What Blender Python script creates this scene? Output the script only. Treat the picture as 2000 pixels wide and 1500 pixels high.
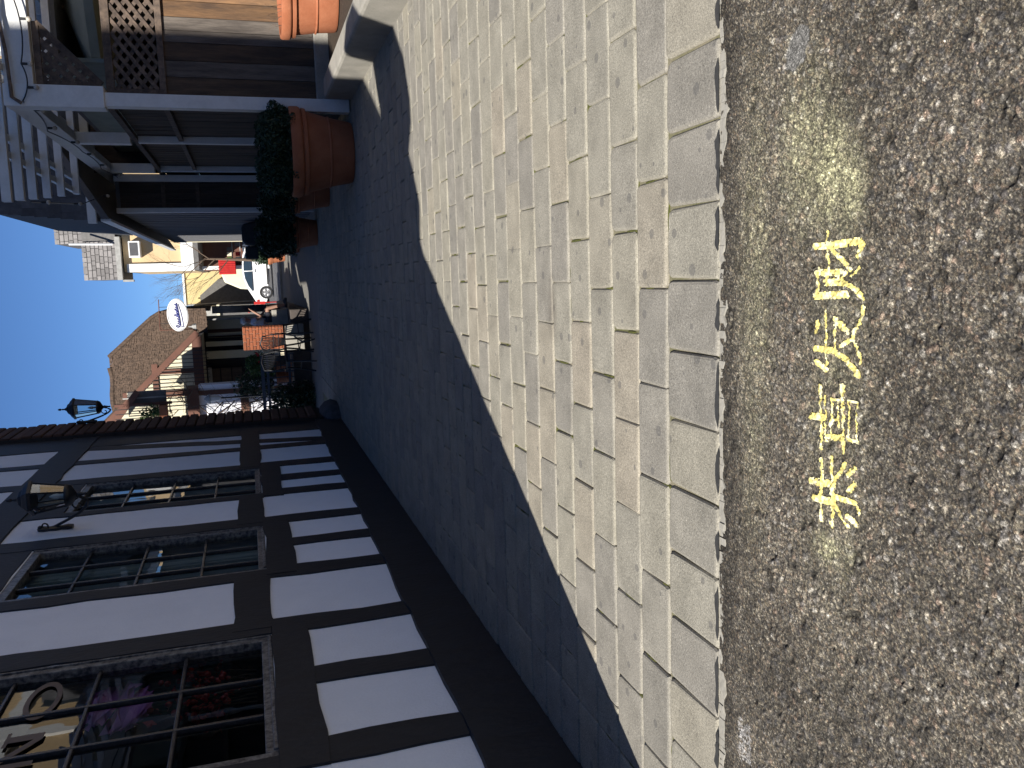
import bpy, bmesh, math, random
import numpy as np
from mathutils import Vector, Matrix
random.seed(7); rng = np.random.default_rng(11)
for o in list(bpy.data.objects): bpy.data.objects.remove(o)
S = bpy.context.scene; C = S.collection
R_ = math.radians
# ------------------------------------------------------------------ camera
# world: x right, y along the alley, z up.  The phone was held sideways, so the picture's "left" is up.
right = Vector((0.991434, 0.112929, -0.065623)); down = Vector((-0.029677, -0.294517, -0.955185)); fwd = Vector((-0.127195, 0.94895, -0.288643))
cd = bpy.data.cameras.new('camera'); cam = bpy.data.objects.new('camera', cd); C.objects.link(cam)
mw = Matrix.Identity(4)
for i in range(3): mw[i][0] = down[i]; mw[i][1] = right[i]; mw[i][2] = -fwd[i]
mw[2][3] = 1.5
cam.matrix_world = mw
cd.sensor_width = 36; cd.sensor_fit = 'HORIZONTAL'; cd.lens = 1665/2000*36; cd.clip_start = 0.05; cd.clip_end = 2000
S.camera = cam
# ------------------------------------------------------------------ light
SUN_EL = 38.0; SX, SY = 0.4775, 0.8786          # horizontal heading of the sunlight
w = bpy.data.worlds.new('World'); S.world = w; w.use_nodes = True
nt = w.node_tree; bg = nt.nodes['Background']; sky = nt.nodes.new('ShaderNodeTexSky')
sky.sky_type = 'NISHITA'; sky.sun_disc = False; sky.sun_elevation = R_(SUN_EL); sky.sun_rotation = math.atan2(-SX, -SY)
sky.altitude = 1000; sky.air_density = 0.8; sky.dust_density = 0.0; sky.ozone_density = 10.0
nt.links.new(sky.outputs[0], bg.inputs[0]); bg.inputs[1].default_value = 0.060
sd = bpy.data.lights.new('sun', 'SUN'); sd.energy = 5.0; sd.angle = R_(0.53); sd.color = (1.0, 0.955, 0.88)
so = bpy.data.objects.new('sun', sd); C.objects.link(so)
ce = math.cos(R_(SUN_EL))
so.rotation_euler = Vector((SX*ce, SY*ce, -math.sin(R_(SUN_EL)))).to_track_quat('-Z', 'Y').to_euler(); so.location = (-20, -30, 30)
S.view_settings.view_transform = 'Standard'; S.view_settings.look = 'None'; S.view_settings.gamma = 1; S.view_settings.exposure = 0.90
S.render.resolution_x = 1024; S.render.resolution_y = 768; S.render.engine = 'CYCLES'
S.cycles.max_bounces = 8; S.cycles.transparent_max_bounces = 24

# ------------------------------------------------------------------ materials
def mat(name, a, b=None, scale=6.0, rough=0.85, bump=0.0, bscale=60.0, metal=0.0, orand=0.0, spec=0.3, stretch=(1,1,1), detail=4.0, fine=0.0, emis=None):
    m = bpy.data.materials.get(name)
    if m: return m
    m = bpy.data.materials.new(name); m.use_nodes = True; n = m.node_tree.nodes; L = m.node_tree.links
    p = n['Principled BSDF']; p.inputs['Roughness'].default_value = rough; p.inputs['Metallic'].default_value = metal; p.inputs['Specular IOR Level'].default_value = spec
    tc = n.new('ShaderNodeTexCoord'); mp = n.new('ShaderNodeMapping'); mp.inputs['Scale'].default_value = stretch; L.new(tc.outputs['Object'], mp.inputs[0])
    b = b or tuple(c*0.75 for c in a)
    nz = n.new('ShaderNodeTexNoise'); nz.inputs['Scale'].default_value = scale; nz.inputs['Detail'].default_value = detail; nz.inputs['Roughness'].default_value = 0.6; L.new(mp.outputs[0], nz.inputs[0])
    rp = n.new('ShaderNodeValToRGB'); rp.color_ramp.elements[0].position = 0.36; rp.color_ramp.elements[1].position = 0.64
    rp.color_ramp.elements[0].color = (*b, 1); rp.color_ramp.elements[1].color = (*a, 1); L.new(nz.outputs['Fac'], rp.inputs[0]); out = rp.outputs[0]
    if fine:
        n2 = n.new('ShaderNodeTexNoise'); n2.inputs['Scale'].default_value = bscale; n2.inputs['Detail'].default_value = 3; L.new(mp.outputs[0], n2.inputs[0])
        mr = n.new('ShaderNodeMapRange'); mr.inputs[1].default_value = 0.3; mr.inputs[2].default_value = 0.7; mr.inputs[3].default_value = 1-fine; mr.inputs[4].default_value = 1+fine; L.new(n2.outputs['Fac'], mr.inputs[0])
        mx = n.new('ShaderNodeVectorMath'); mx.operation = 'SCALE'; L.new(out, mx.inputs[0]); L.new(mr.outputs[0], mx.inputs['Scale']); out = mx.outputs[0]
    if orand:
        oi = n.new('ShaderNodeObjectInfo'); mr = n.new('ShaderNodeMapRange'); mr.inputs[3].default_value = 1-orand; mr.inputs[4].default_value = 1+orand; L.new(oi.outputs['Random'], mr.inputs[0])
        mx = n.new('ShaderNodeVectorMath'); mx.operation = 'SCALE'; L.new(out, mx.inputs[0]); L.new(mr.outputs[0], mx.inputs['Scale']); out = mx.outputs[0]
    L.new(out, p.inputs['Base Color'])
    if bump:
        nb = n.new('ShaderNodeTexNoise'); nb.inputs['Scale'].default_value = bscale; nb.inputs['Detail'].default_value = 5; L.new(mp.outputs[0], nb.inputs[0])
        bn = n.new('ShaderNodeBump'); bn.inputs['Strength'].default_value = bump; bn.inputs['Distance'].default_value = 0.01; L.new(nb.outputs['Fac'], bn.inputs['Height']); L.new(bn.outputs[0], p.inputs['Normal'])
    if emis: p.inputs['Emission Color'].default_value = (*emis[:3], 1); p.inputs['Emission Strength'].default_value = emis[3]
    return m
def leafmat(name, a, b):
    m = mat(name, a, b, scale=30, rough=0.55, spec=0.35); return m
M = {}
M['plaster'] = mat('plaster', (0.86,0.87,0.92), (0.82,0.83,0.88), scale=2.5, rough=0.9, bump=0.35, bscale=55, fine=0.02)
M['timber'] = mat('black_timber', (0.014,0.017,0.024), (0.010,0.012,0.017), scale=9, rough=0.62, bump=0.4, bscale=35, stretch=(1,1,0.4), spec=0.35)
M['sash'] = mat('worn_black_sash', (0.20,0.195,0.19), (0.022,0.023,0.030), scale=24, rough=0.4, bump=0.4, bscale=70, spec=0.5)
M['muntin'] = mat('gloss_black_muntin', (0.030,0.030,0.036), (0.018,0.018,0.022), scale=40, rough=0.25, bump=0.3, bscale=90, spec=0.5)
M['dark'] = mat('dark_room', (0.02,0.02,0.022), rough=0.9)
M['curtain'] = mat('blue_curtain', (0.42,0.50,0.52), (0.28,0.35,0.38), scale=7, rough=0.9, stretch=(1,6,0.3))
M['concrete'] = mat('pale_concrete', (0.310,0.291,0.254), (0.248,0.236,0.205), scale=4, rough=0.9, bump=0.3, bscale=60, fine=0.07)
M['sand'] = mat('joint_sand', (0.24,0.21,0.155), (0.115,0.115,0.05), scale=3.5, rough=0.95, bump=0.6, bscale=220, fine=0.2)
M['brick'] = mat('brown_brick', (0.092,0.044,0.029), (0.064,0.032,0.022), scale=14, rough=0.85, bump=0.4, bscale=80, orand=0.25)
M['obrick'] = mat('orange_brick', (0.285,0.093,0.043), (0.223,0.068,0.031), scale=14, rough=0.85, bump=0.3, bscale=80, orand=0.22)
M['mortar'] = mat('mortar', (0.40,0.33,0.26), rough=0.95)
M['dmortar'] = mat('dark_mortar', (0.05,0.04,0.035), rough=0.95)
M['white'] = mat('white_paint', (0.671,0.671,0.654), (0.602,0.602,0.585), scale=5, rough=0.55, bump=0.12, bscale=30, fine=0.03)
M['siding'] = mat('grey_siding', (0.130,0.130,0.137), (0.104,0.104,0.111), scale=6, rough=0.8, stretch=(1,1,0.2), orand=0.1)
M['corr'] = mat('corrugated_brown', (0.075,0.054,0.041), (0.041,0.032,0.026), scale=7, rough=0.85, stretch=(1,1,0.15), fine=0.2, orand=0.15)
M['wood'] = mat('weathered_wood', (0.211,0.118,0.059), (0.099,0.062,0.040), scale=5.5, rough=0.85, bump=0.4, bscale=30, stretch=(3,3,0.35), orand=0.35, fine=0.12)
M['wood_shade_grey'] = mat('shaded_grey_weathered_wood', (0.136,0.115,0.096), (0.074,0.062,0.053), scale=5.5, rough=0.9, bump=0.4, bscale=30, stretch=(3,3,0.35), orand=0.2, fine=0.14)  # greyer copy of the wood, for boards standing in shade
M['wood_shade_dark'] = mat('shaded_dark_weathered_wood', (0.093,0.062,0.040), (0.046,0.034,0.026), scale=5.5, rough=0.9, bump=0.4, bscale=30, stretch=(3,3,0.35), orand=0.2, fine=0.14)  # darker copy of the wood, shade put into its colour
M['latt'] = mat('lattice_wood', (0.143,0.104,0.078), (0.072,0.055,0.046), scale=12, rough=0.9, stretch=(1,1,1), orand=0.25, fine=0.15, bscale=40)
M['terra'] = mat('terracotta', (0.347,0.130,0.065), (0.291,0.099,0.046), scale=5, rough=0.8, bump=0.15, bscale=50, fine=0.05)
M['soil'] = mat('soil', (0.055,0.039,0.026), (0.029,0.021,0.016), scale=30, rough=1, bump=0.8, bscale=90)
M['leafd'] = leafmat('dark_leaf', (0.024,0.050,0.022), (0.013,0.029,0.014))
M['leafg'] = leafmat('green_leaf', (0.063,0.119,0.028), (0.035,0.070,0.017))
M['twig'] = mat('dry_twig', (0.130,0.091,0.065), (0.078,0.055,0.039), scale=30, rough=0.9)
M['iron'] = mat('black_iron', (0.016,0.016,0.018), (0.010,0.010,0.012), scale=30, rough=0.45, spec=0.5)
M['thatch'] = mat('thatch_shake', (0.096,0.065,0.046), (0.049,0.034,0.025), scale=9, rough=0.95, bump=1.0, bscale=22, stretch=(2.2,1,0.45), fine=0.3)
M['brown'] = mat('brown_board', (0.138,0.063,0.042), (0.114,0.051,0.036), scale=4, rough=0.7)
M['cream'] = mat('cream_stucco', (0.608,0.560,0.416), (0.576,0.528,0.384), scale=3, rough=0.9)
M['buff'] = mat('buff_stucco', (0.533,0.396,0.230), (0.504,0.367,0.209), scale=2, rough=0.9, bump=0.2, bscale=30)
M['yellowst'] = mat('yellow_stucco', (0.504,0.418,0.216), (0.475,0.389,0.194), scale=2, rough=0.9)
M['shingle'] = mat('grey_shingle', (0.186,0.174,0.167), (0.149,0.140,0.136), scale=10, rough=0.9, orand=0.28, bump=0.3, bscale=60)
M['shingle_shade'] = mat('shaded_shingle', (0.075,0.077,0.085), (0.055,0.057,0.064), scale=10, rough=0.9, orand=0.22, bump=0.3, bscale=60)  # darker copy of the shingle colour, painting the mansard's shade
M['grey'] = mat('grey_paint', (0.132,0.126,0.120), rough=0.8)
M['lgrey'] = mat('light_grey', (0.325,0.319,0.299), rough=0.7)
M['red'] = mat('red_paint', (0.434,0.021,0.017), (0.350,0.014,0.014), rough=0.5)
M['cover'] = mat('dark_vinyl_cover', (0.022,0.024,0.029), (0.016,0.018,0.022), scale=6, rough=0.55, bump=0.3, bscale=12)
M['carw'] = mat('white_car_paint', (0.680,0.680,0.671), (0.680,0.680,0.671), rough=0.25, spec=0.6)
M['carg'] = mat('car_glass', (0.02,0.035,0.05), (0.02,0.03,0.04), rough=0.08, spec=0.8)
M['tyre'] = mat('tyre_rubber', (0.025,0.025,0.026), rough=0.85)
M['rim'] = mat('alloy_rim', (0.55,0.55,0.56), rough=0.3, metal=0.8)
M['signw'] = mat('sign_white', (0.680,0.680,0.680), (0.671,0.671,0.671), rough=0.5)
M['signb'] = mat('sign_blue', (0.04,0.05,0.22), rough=0.6)
M['skin'] = mat('skin_tone', (0.294,0.168,0.119), (0.266,0.147,0.105), rough=0.6)
M['hair'] = mat('grey_hair', (0.5,0.49,0.48), (0.38,0.38,0.38), scale=60, rough=0.8)
M['shirt'] = mat('grey_shirt', (0.55,0.55,0.62), (0.48,0.48,0.55), scale=10, rough=0.9)
M['shorts'] = mat('dark_shorts', (0.03,0.032,0.045), rough=0.9)
M['pink'] = mat('pink_tissue', (0.85,0.32,0.66), (0.70,0.22,0.60), scale=12, rough=0.9)
M['berry'] = mat('red_berry', (0.72,0.05,0.035), (0.5,0.03,0.02), scale=20, rough=0.35, spec=0.5)
M['letter'] = mat('window_letter_paint', (0.16,0.12,0.10), rough=0.6)
M['canvas'] = mat('grey_canvas', (0.240,0.264,0.232), (0.192,0.216,0.192), scale=3, rough=0.9)
M['bulb'] = mat('clear_bulb', (0.5,0.45,0.38), rough=0.2, spec=0.6)
M['ring'] = mat('lilac_plastic', (0.28,0.22,0.36), rough=0.6)
M['tile'] = mat('street_grey', (0.098,0.098,0.101), (0.077,0.077,0.081), scale=3, rough=0.85)
def glassmat(nm='window_glass', ior=2.0):
    m = bpy.data.materials.new(nm); m.use_nodes = True; n = m.node_tree.nodes; L = m.node_tree.links
    for x in list(n):
        if x.type != 'OUTPUT_MATERIAL': n.remove(x)
    fr = n.new('ShaderNodeFresnel'); fr.inputs[0].default_value = ior; tr = n.new('ShaderNodeBsdfTransparent'); tr.inputs[0].default_value = (0.80,0.86,0.86,1)
    gl = n.new('ShaderNodeBsdfGlossy'); gl.inputs['Roughness'].default_value = 0.0
    nz = n.new('ShaderNodeTexNoise'); nz.inputs['Scale'].default_value = 2.2; bp = n.new('ShaderNodeBump'); bp.inputs['Strength'].default_value = 0.04; bp.inputs['Distance'].default_value = 0.05
    tc = n.new('ShaderNodeTexCoord'); L.new(tc.outputs['Object'], nz.inputs[0]); L.new(nz.outputs['Fac'], bp.inputs['Height']); L.new(bp.outputs[0], gl.inputs['Normal'])
    mx = n.new('ShaderNodeMixShader'); L.new(fr.outputs[0], mx.inputs[0]); L.new(tr.outputs[0], mx.inputs[1]); L.new(gl.outputs[0], mx.inputs[2]); L.new(mx.outputs[0], n['Material Output'].inputs[0])
    return m
M['glass'] = glassmat(); M['lglass'] = glassmat('lantern_glass', 1.3)
def pavermat():
    m = bpy.data.materials.new('concrete_paver'); m.use_nodes = True; n = m.node_tree.nodes; L = m.node_tree.links; p = n['Principled BSDF']; p.inputs['Roughness'].default_value = 0.9; p.inputs['Specular IOR Level'].default_value = 0.25
    g = n.new('ShaderNodeNewGeometry'); oi = n.new('ShaderNodeObjectInfo'); at = n.new('ShaderNodeAttribute'); at.attribute_name = 'rnd'
    ad = n.new('ShaderNodeMath'); ad.operation = 'ADD'; L.new(oi.outputs['Random'], ad.inputs[0]); L.new(at.outputs['Fac'], ad.inputs[1])
    fr = n.new('ShaderNodeMath'); fr.operation = 'FRACT'; L.new(ad.outputs[0], fr.inputs[0])
    rp = n.new('ShaderNodeValToRGB'); e = rp.color_ramp.elements; e[0].color = (0.205,0.193,0.168,1); e[1].color = (0.267,0.244,0.193,1)
    for pos, c in ((0.2,(0.226,0.211,0.182,1)),(0.5,(0.246,0.231,0.192,1)),(0.8,(0.257,0.239,0.194,1)),(0.95,(0.276,0.245,0.196,1))):
        x = e.new(pos); x.color = c
    L.new(fr.outputs[0], rp.inputs[0])
    def noise(sc, de, lo, hi, ro=0.6):
        t = n.new('ShaderNodeTexNoise'); t.inputs['Scale'].default_value = sc; t.inputs['Detail'].default_value = de; t.inputs['Roughness'].default_value = ro; L.new(g.outputs['Position'], t.inputs[0])
        r = n.new('ShaderNodeMapRange'); r.inputs[1].default_value = 0.28; r.inputs[2].default_value = 0.72; r.inputs[3].default_value = lo; r.inputs[4].default_value = hi; L.new(t.outputs['Fac'], r.inputs[0]); return t, r
    t1, r1 = noise(280, 3, 0.45, 1.5, 0.75); t2, r2 = noise(5.5, 4, 0.80, 1.16); t3, r3 = noise(120, 3, 0.68, 1.26, 0.7)
    out = rp.outputs[0]
    for r in (r1, r2, r3):
        v = n.new('ShaderNodeVectorMath'); v.operation = 'SCALE'; L.new(out, v.inputs[0]); L.new(r.outputs[0], v.inputs['Scale']); out = v.outputs[0]
    sp0 = n.new('ShaderNodeTexNoise'); sp0.inputs['Scale'].default_value = 150; sp0.inputs['Detail'].default_value = 2; L.new(g.outputs['Position'], sp0.inputs[0])
    spr = n.new('ShaderNodeValToRGB'); q = spr.color_ramp.elements; q[0].position = 0.27; q[0].color = (0.45,0.45,0.45,1); q[1].position = 0.74; q[1].color = (1.75,1.75,1.75,1)
    for ps, vv in ((0.34,1.0),(0.655,1.0)): e_ = q.new(ps); e_.color = (vv,vv,vv,1)
    L.new(sp0.outputs['Fac'], spr.inputs[0]); vm = n.new('ShaderNodeVectorMath'); vm.operation = 'MULTIPLY'; L.new(out, vm.inputs[0]); L.new(spr.outputs[0], vm.inputs[1]); out = vm.outputs[0]
    # dark gum spots and small chips
    vo = n.new('ShaderNodeTexVoronoi'); vo.inputs['Scale'].default_value = 6.5; vo.inputs['Randomness'].default_value = 1.0; vo.voronoi_dimensions = '2D'; L.new(g.outputs['Position'], vo.inputs[0])
    wn = n.new('ShaderNodeMath'); wn.operation = 'LESS_THAN'; L.new(vo.outputs['Distance'], wn.inputs[0])
    sp = n.new('ShaderNodeSeparateColor'); L.new(vo.outputs['Color'], sp.inputs[0])
    sz = n.new('ShaderNodeMapRange'); sz.inputs[1].default_value = 0.40; sz.inputs[2].default_value = 1.0; sz.inputs[3].default_value = 0.0; sz.inputs[4].default_value = 0.15; L.new(sp.outputs[0], sz.inputs[0]); L.new(sz.outputs[0], wn.inputs[1])
    f1 = n.new('ShaderNodeMath'); f1.operation = 'MULTIPLY'; f1.inputs[1].default_value = 0.55; L.new(wn.outputs[0], f1.inputs[0])
    mx = n.new('ShaderNodeMix'); mx.data_type = 'RGBA'; L.new(f1.outputs[0], mx.inputs[0]); L.new(out, mx.inputs[6]); mx.inputs[7].default_value = (0.093,0.090,0.087,1)
    # one long brown drip stain in the middle of the paving
    sx_ = n.new('ShaderNodeVectorMath'); sx_.operation = 'SUBTRACT'; sx_.inputs[1].default_value = (-0.17,4.17,0); L.new(g.outputs['Position'], sx_.inputs[0])
    sm_ = n.new('ShaderNodeVectorMath'); sm_.operation = 'MULTIPLY'; sm_.inputs[1].default_value = (5.2,13.0,0); L.new(sx_.outputs[0], sm_.inputs[0])
    sl_ = n.new('ShaderNodeVectorMath'); sl_.operation = 'LENGTH'; L.new(sm_.outputs[0], sl_.inputs[0])
    sn_ = n.new('ShaderNodeMath'); sn_.operation = 'ADD'; L.new(sl_.outputs['Value'], sn_.inputs[0]); L.new(t2.outputs['Fac'], sn_.inputs[1])
    sr_ = n.new('ShaderNodeMapRange'); sr_.inputs[1].default_value = 0.75; sr_.inputs[2].default_value = 1.6; sr_.inputs[3].default_value = 0.5; sr_.inputs[4].default_value = 0.0; L.new(sn_.outputs[0], sr_.inputs[0])
    ms_ = n.new('ShaderNodeMix'); ms_.data_type = 'RGBA'; L.new(sr_.outputs[0], ms_.inputs[0]); L.new(mx.outputs[2], ms_.inputs[6]); ms_.inputs[7].default_value = (0.095,0.080,0.064,1); mx = ms_
    # paler colour on the edges, painting in the light the chamfers catch
    ea = n.new('ShaderNodeAttribute'); ea.attribute_name = 'edge'
    e2 = n.new('ShaderNodeMath'); e2.operation = 'MULTIPLY'; e2.inputs[1].default_value = 0.16; L.new(ea.outputs['Fac'], e2.inputs[0])
    m3 = n.new('ShaderNodeMix'); m3.data_type = 'RGBA'; L.new(e2.outputs[0], m3.inputs[0]); L.new(mx.outputs[2], m3.inputs[6]); m3.inputs[7].default_value = (0.384,0.353,0.279,1)
    L.new(m3.outputs[2], p.inputs['Base Color'])
    b1 = n.new('ShaderNodeBump'); b1.inputs['Strength'].default_value = 0.55; b1.inputs['Distance'].default_value = 0.004; L.new(t3.outputs['Fac'], b1.inputs['Height'])
    b2 = n.new('ShaderNodeBump'); b2.inputs['Strength'].default_value = 0.6; b2.inputs['Distance'].default_value = 0.0016; L.new(t1.outputs['Fac'], b2.inputs['Height']); L.new(b1.outputs[0], b2.inputs['Normal']); L.new(b2.outputs[0], p.inputs['Normal'])
    return m
M['paver'] = pavermat()
def attrmat(name, attr, rough=0.8, bump=0.5, bscale=500, fine=0.25):
    m = bpy.data.materials.new(name); m.use_nodes = True; n = m.node_tree.nodes; L = m.node_tree.links; p = n['Principled BSDF']; p.inputs['Roughness'].default_value = rough; p.inputs['Specular IOR Level'].default_value = 0.3
    at = n.new('ShaderNodeAttribute'); at.attribute_name = attr; g = n.new('ShaderNodeNewGeometry')
    t = n.new('ShaderNodeTexNoise'); t.inputs['Scale'].default_value = bscale; t.inputs['Detail'].default_value = 3; L.new(g.outputs['Position'], t.inputs[0])
    r = n.new('ShaderNodeMapRange'); r.inputs[1].default_value = 0.3; r.inputs[2].default_value = 0.7; r.inputs[3].default_value = 1-fine; r.inputs[4].default_value = 1+fine; L.new(t.outputs['Fac'], r.inputs[0])
    v = n.new('ShaderNodeVectorMath'); v.operation = 'SCALE'; L.new(at.outputs['Color'], v.inputs[0]); L.new(r.outputs[0], v.inputs['Scale']); L.new(v.outputs[0], p.inputs['Base Color'])
    b = n.new('ShaderNodeBump'); b.inputs['Strength'].default_value = bump; b.inputs['Distance'].default_value = 0.002; L.new(t.outputs['Fac'], b.inputs['Height']); L.new(b.outputs[0], p.inputs['Normal'])
    return m
M['asphalt'] = attrmat('asphalt_aggregate', 'col', rough=0.72, bump=0.8)
def speckle(m):
    n = m.node_tree.nodes; L = m.node_tree.links; p = n['Principled BSDF']; src = p.inputs['Base Color'].links[0].from_socket; g = n.new('ShaderNodeNewGeometry'); out = src
    for sc, lo, hi, pw in ((210, 0.52, 1.55, 1.3), (420, 0.60, 1.50, 1.2)):
        v = n.new('ShaderNodeTexVoronoi'); v.inputs['Scale'].default_value = sc; L.new(g.outputs['Position'], v.inputs[0]); c = n.new('ShaderNodeSeparateColor'); L.new(v.outputs['Color'], c.inputs[0])
        q = n.new('ShaderNodeMath'); q.operation = 'POWER'; q.inputs[1].default_value = pw*1.6; L.new(c.outputs[0], q.inputs[0])
        r = n.new('ShaderNodeMapRange'); r.inputs[3].default_value = lo; r.inputs[4].default_value = hi+0.25; L.new(q.outputs[0], r.inputs[0])
        x = n.new('ShaderNodeVectorMath'); x.operation = 'SCALE'; L.new(out, x.inputs[0]); L.new(r.outputs[0], x.inputs['Scale']); out = x.outputs[0]
    L.new(out, p.inputs['Base Color'])
speckle(M['asphalt'])
def farasphalt():
    m = mat('asphalt_far', (0.065,0.06,0.053), (0.035,0.032,0.03), scale=90, rough=0.85, bump=0.6, bscale=140, fine=0.3); return m
M['asphalt_far'] = farasphalt()

# ------------------------------------------------------------------ mesh helpers
class MB:
    def __init__(s): s.v = []; s.f = []
    def add(s, v, f):
        k = len(s.v); s.v += [tuple(p) for p in v]; s.f += [tuple(i+k for i in q) for q in f]; return s
    def box(s, x0, x1, y0, y1, z0, z1):
        return s.add([(x0,y0,z0),(x1,y0,z0),(x1,y1,z0),(x0,y1,z0),(x0,y0,z1),(x1,y0,z1),(x1,y1,z1),(x0,y1,z1)],
                     [(0,3,2,1),(4,5,6,7),(0,1,5,4),(1,2,6,5),(2,3,7,6),(3,0,4,7)])
    def bar(s, a, b, w, h=None, up=(0,0,1)):                       # box beam from a to b
        h = h or w; a = Vector(a); b = Vector(b); d = (b-a).normalized(); u = Vector(up)
        if abs(d.dot(u)) > 0.98: u = Vector((0,1,0))
        r = d.cross(u).normalized()*w/2; u = r.cross(d).normalized()*h/2
        v = [p+i*r+j*u for p in (a, b) for i, j in ((-1,-1),(1,-1),(1,1),(-1,1))]
        return s.add(v, [(3,2,1,0),(4,5,6,7),(0,1,5,4),(1,2,6,5),(2,3,7,6),(3,0,4,7)])
    def tube(s, pts, r, n=6, cap=True):
        pts = [Vector(p) for p in pts]; rs = r if isinstance(r, (list, tuple)) else [r]*len(pts); rings = []; v = []
        for i, p in enumerate(pts):
            d = (pts[min(i+1, len(pts)-1)]-pts[max(i-1, 0)]).normalized(); u = Vector((0,0,1)) if abs(d.z) < 0.9 else Vector((0,1,0))
            a = d.cross(u).normalized(); b = d.cross(a)
            v += [p+(a*math.cos(t)+b*math.sin(t))*rs[i] for t in (2*math.pi*k/n for k in range(n))]
        f = [(i*n+k, i*n+(k+1) % n, (i+1)*n+(k+1) % n, (i+1)*n+k) for i in range(len(pts)-1) for k in range(n)]
        if cap: f += [tuple(range(n))[::-1], tuple((len(pts)-1)*n+k for k in range(n))]
        return s.add(v, f)
    def lathe(s, cx, cy, prof, n=24, sx=1.0, sy=1.0, rot=0.0):      # prof: (r,z)
        v = [(cx+r*sx*math.cos(2*math.pi*k/n+rot), cy+r*sy*math.sin(2*math.pi*k/n+rot), z) for r, z in prof for k in range(n)]
        f = [(i*n+k, i*n+(k+1) % n, (i+1)*n+(k+1) % n, (i+1)*n+k) for i in range(len(prof)-1) for k in range(n)]
        f += [tuple(range(n))[::-1], tuple((len(prof)-1)*n+k for k in range(n))]
        return s.add(v, f)
    def prism(s, poly, d):                                          # planar polygon extruded by vector d
        n = len(poly); d = Vector(d); v = [Vector(p) for p in poly]+[Vector(p)+d for p in poly]
        return s.add(v, [tuple(range(n))[::-1], tuple(range(n, 2*n))]+[(i, (i+1) % n, n+(i+1) % n, n+i) for i in range(n)])
    def ball(s, c, r, n=8, m=6, sx=1, sy=1, sz=1):
        prof = [(r*math.sin(math.pi*i/m)+1e-5, -r*math.cos(math.pi*i/m)) for i in range(m+1)]; k0 = len(s.v)
        v = [(c[0]+q*sx*math.cos(2*math.pi*k/n), c[1]+q*sy*math.sin(2*math.pi*k/n), c[2]+z*sz) for q, z in prof for k in range(n)]
        f = [(i*n+k, i*n+(k+1) % n, (i+1)*n+(k+1) % n, (i+1)*n+k) for i in range(m) for k in range(n)]
        return s.add(v, f)
def place(o, parent):
    if parent is not None:
        o.parent = parent
        if parent.type == 'EMPTY': o.location = -Vector(parent.location)
def obj(name, mb, m, parent=None, smooth=False, bevel=0.0, seg=2):
    me = bpy.data.meshes.new(name); me.from_pydata(mb.v, [], mb.f); me.update()
    if bevel or smooth:
        bm = bmesh.new(); bm.from_mesh(me); bmesh.ops.recalc_face_normals(bm, faces=bm.faces); bm.to_mesh(me); bm.free()
    o = bpy.data.objects.new(name, me); C.objects.link(o); me.materials.append(M[m] if isinstance(m, str) else m); place(o, parent)
    if smooth: me.polygons.foreach_set('use_smooth', [True]*len(me.polygons)); me.set_sharp_from_angle(angle=R_(42))
    if bevel:
        b = o.modifiers.new('bevel', 'BEVEL'); b.width = bevel; b.segments = seg; b.limit_method = 'ANGLE'; b.angle_limit = R_(40)
    return o
def tag(o, label=None, cat=None, group=None, kind=None):
    for k, v in (('label', label), ('category', cat), ('group', group), ('kind', kind)):
        if v: o[k] = v
    return o
def thing(name, label, cat, loc=(0,0,0), group=None):
    o = bpy.data.objects.new(name, None); C.objects.link(o); o.location = loc; o.empty_display_size = 0.2
    return tag(o, label, cat, group)
def B(*a): return MB().box(*a)
def leaves(mb, pts, size, rnd=random):
    for p in pts:
        a = rnd.uniform(0, 6.28); b = rnd.uniform(-1.2, 1.2); s_ = size*rnd.uniform(0.6, 1.3)
        d = Vector((math.cos(a)*math.cos(b), math.sin(a)*math.cos(b), math.sin(b))); t = d.cross(Vector((rnd.uniform(-1,1), rnd.uniform(-1,1), rnd.uniform(-1,1)))).normalized()
        p = Vector(p); mb.add([p-d*s_, p+t*s_*0.45, p+d*s_, p-t*s_*0.45], [(0,1,2,3)])
def branch(mb, p, d, ln, r, depth, n=5, spread=0.5, droop=0.0, tips=None, seg=3):
    pts = [Vector(p)]; d = Vector(d).normalized()
    for i in range(seg):
        d = (d+Vector((random.uniform(-1,1), random.uniform(-1,1), random.uniform(-1,1)))*0.16+Vector((0,0,-droop))).normalized(); pts.append(pts[-1]+d*ln/seg)
    mb.tube(pts, [r*(1-0.45*i/seg) for i in range(seg+1)], n)
    if tips is not None: tips.append(pts[-1])
    if depth:
        for k in range(random.choice((2,3,3))):
            q = pts[random.randint(1, seg)] if k else pts[-1]
            nd = (d+Vector((random.uniform(-1,1), random.uniform(-1,1), random.uniform(-0.6,1)))*spread).normalized()
            branch(mb, q, nd, ln*random.uniform(0.6,0.82), r*0.55, depth-1, max(3, n-1), spread, droop, tips, seg)

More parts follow.
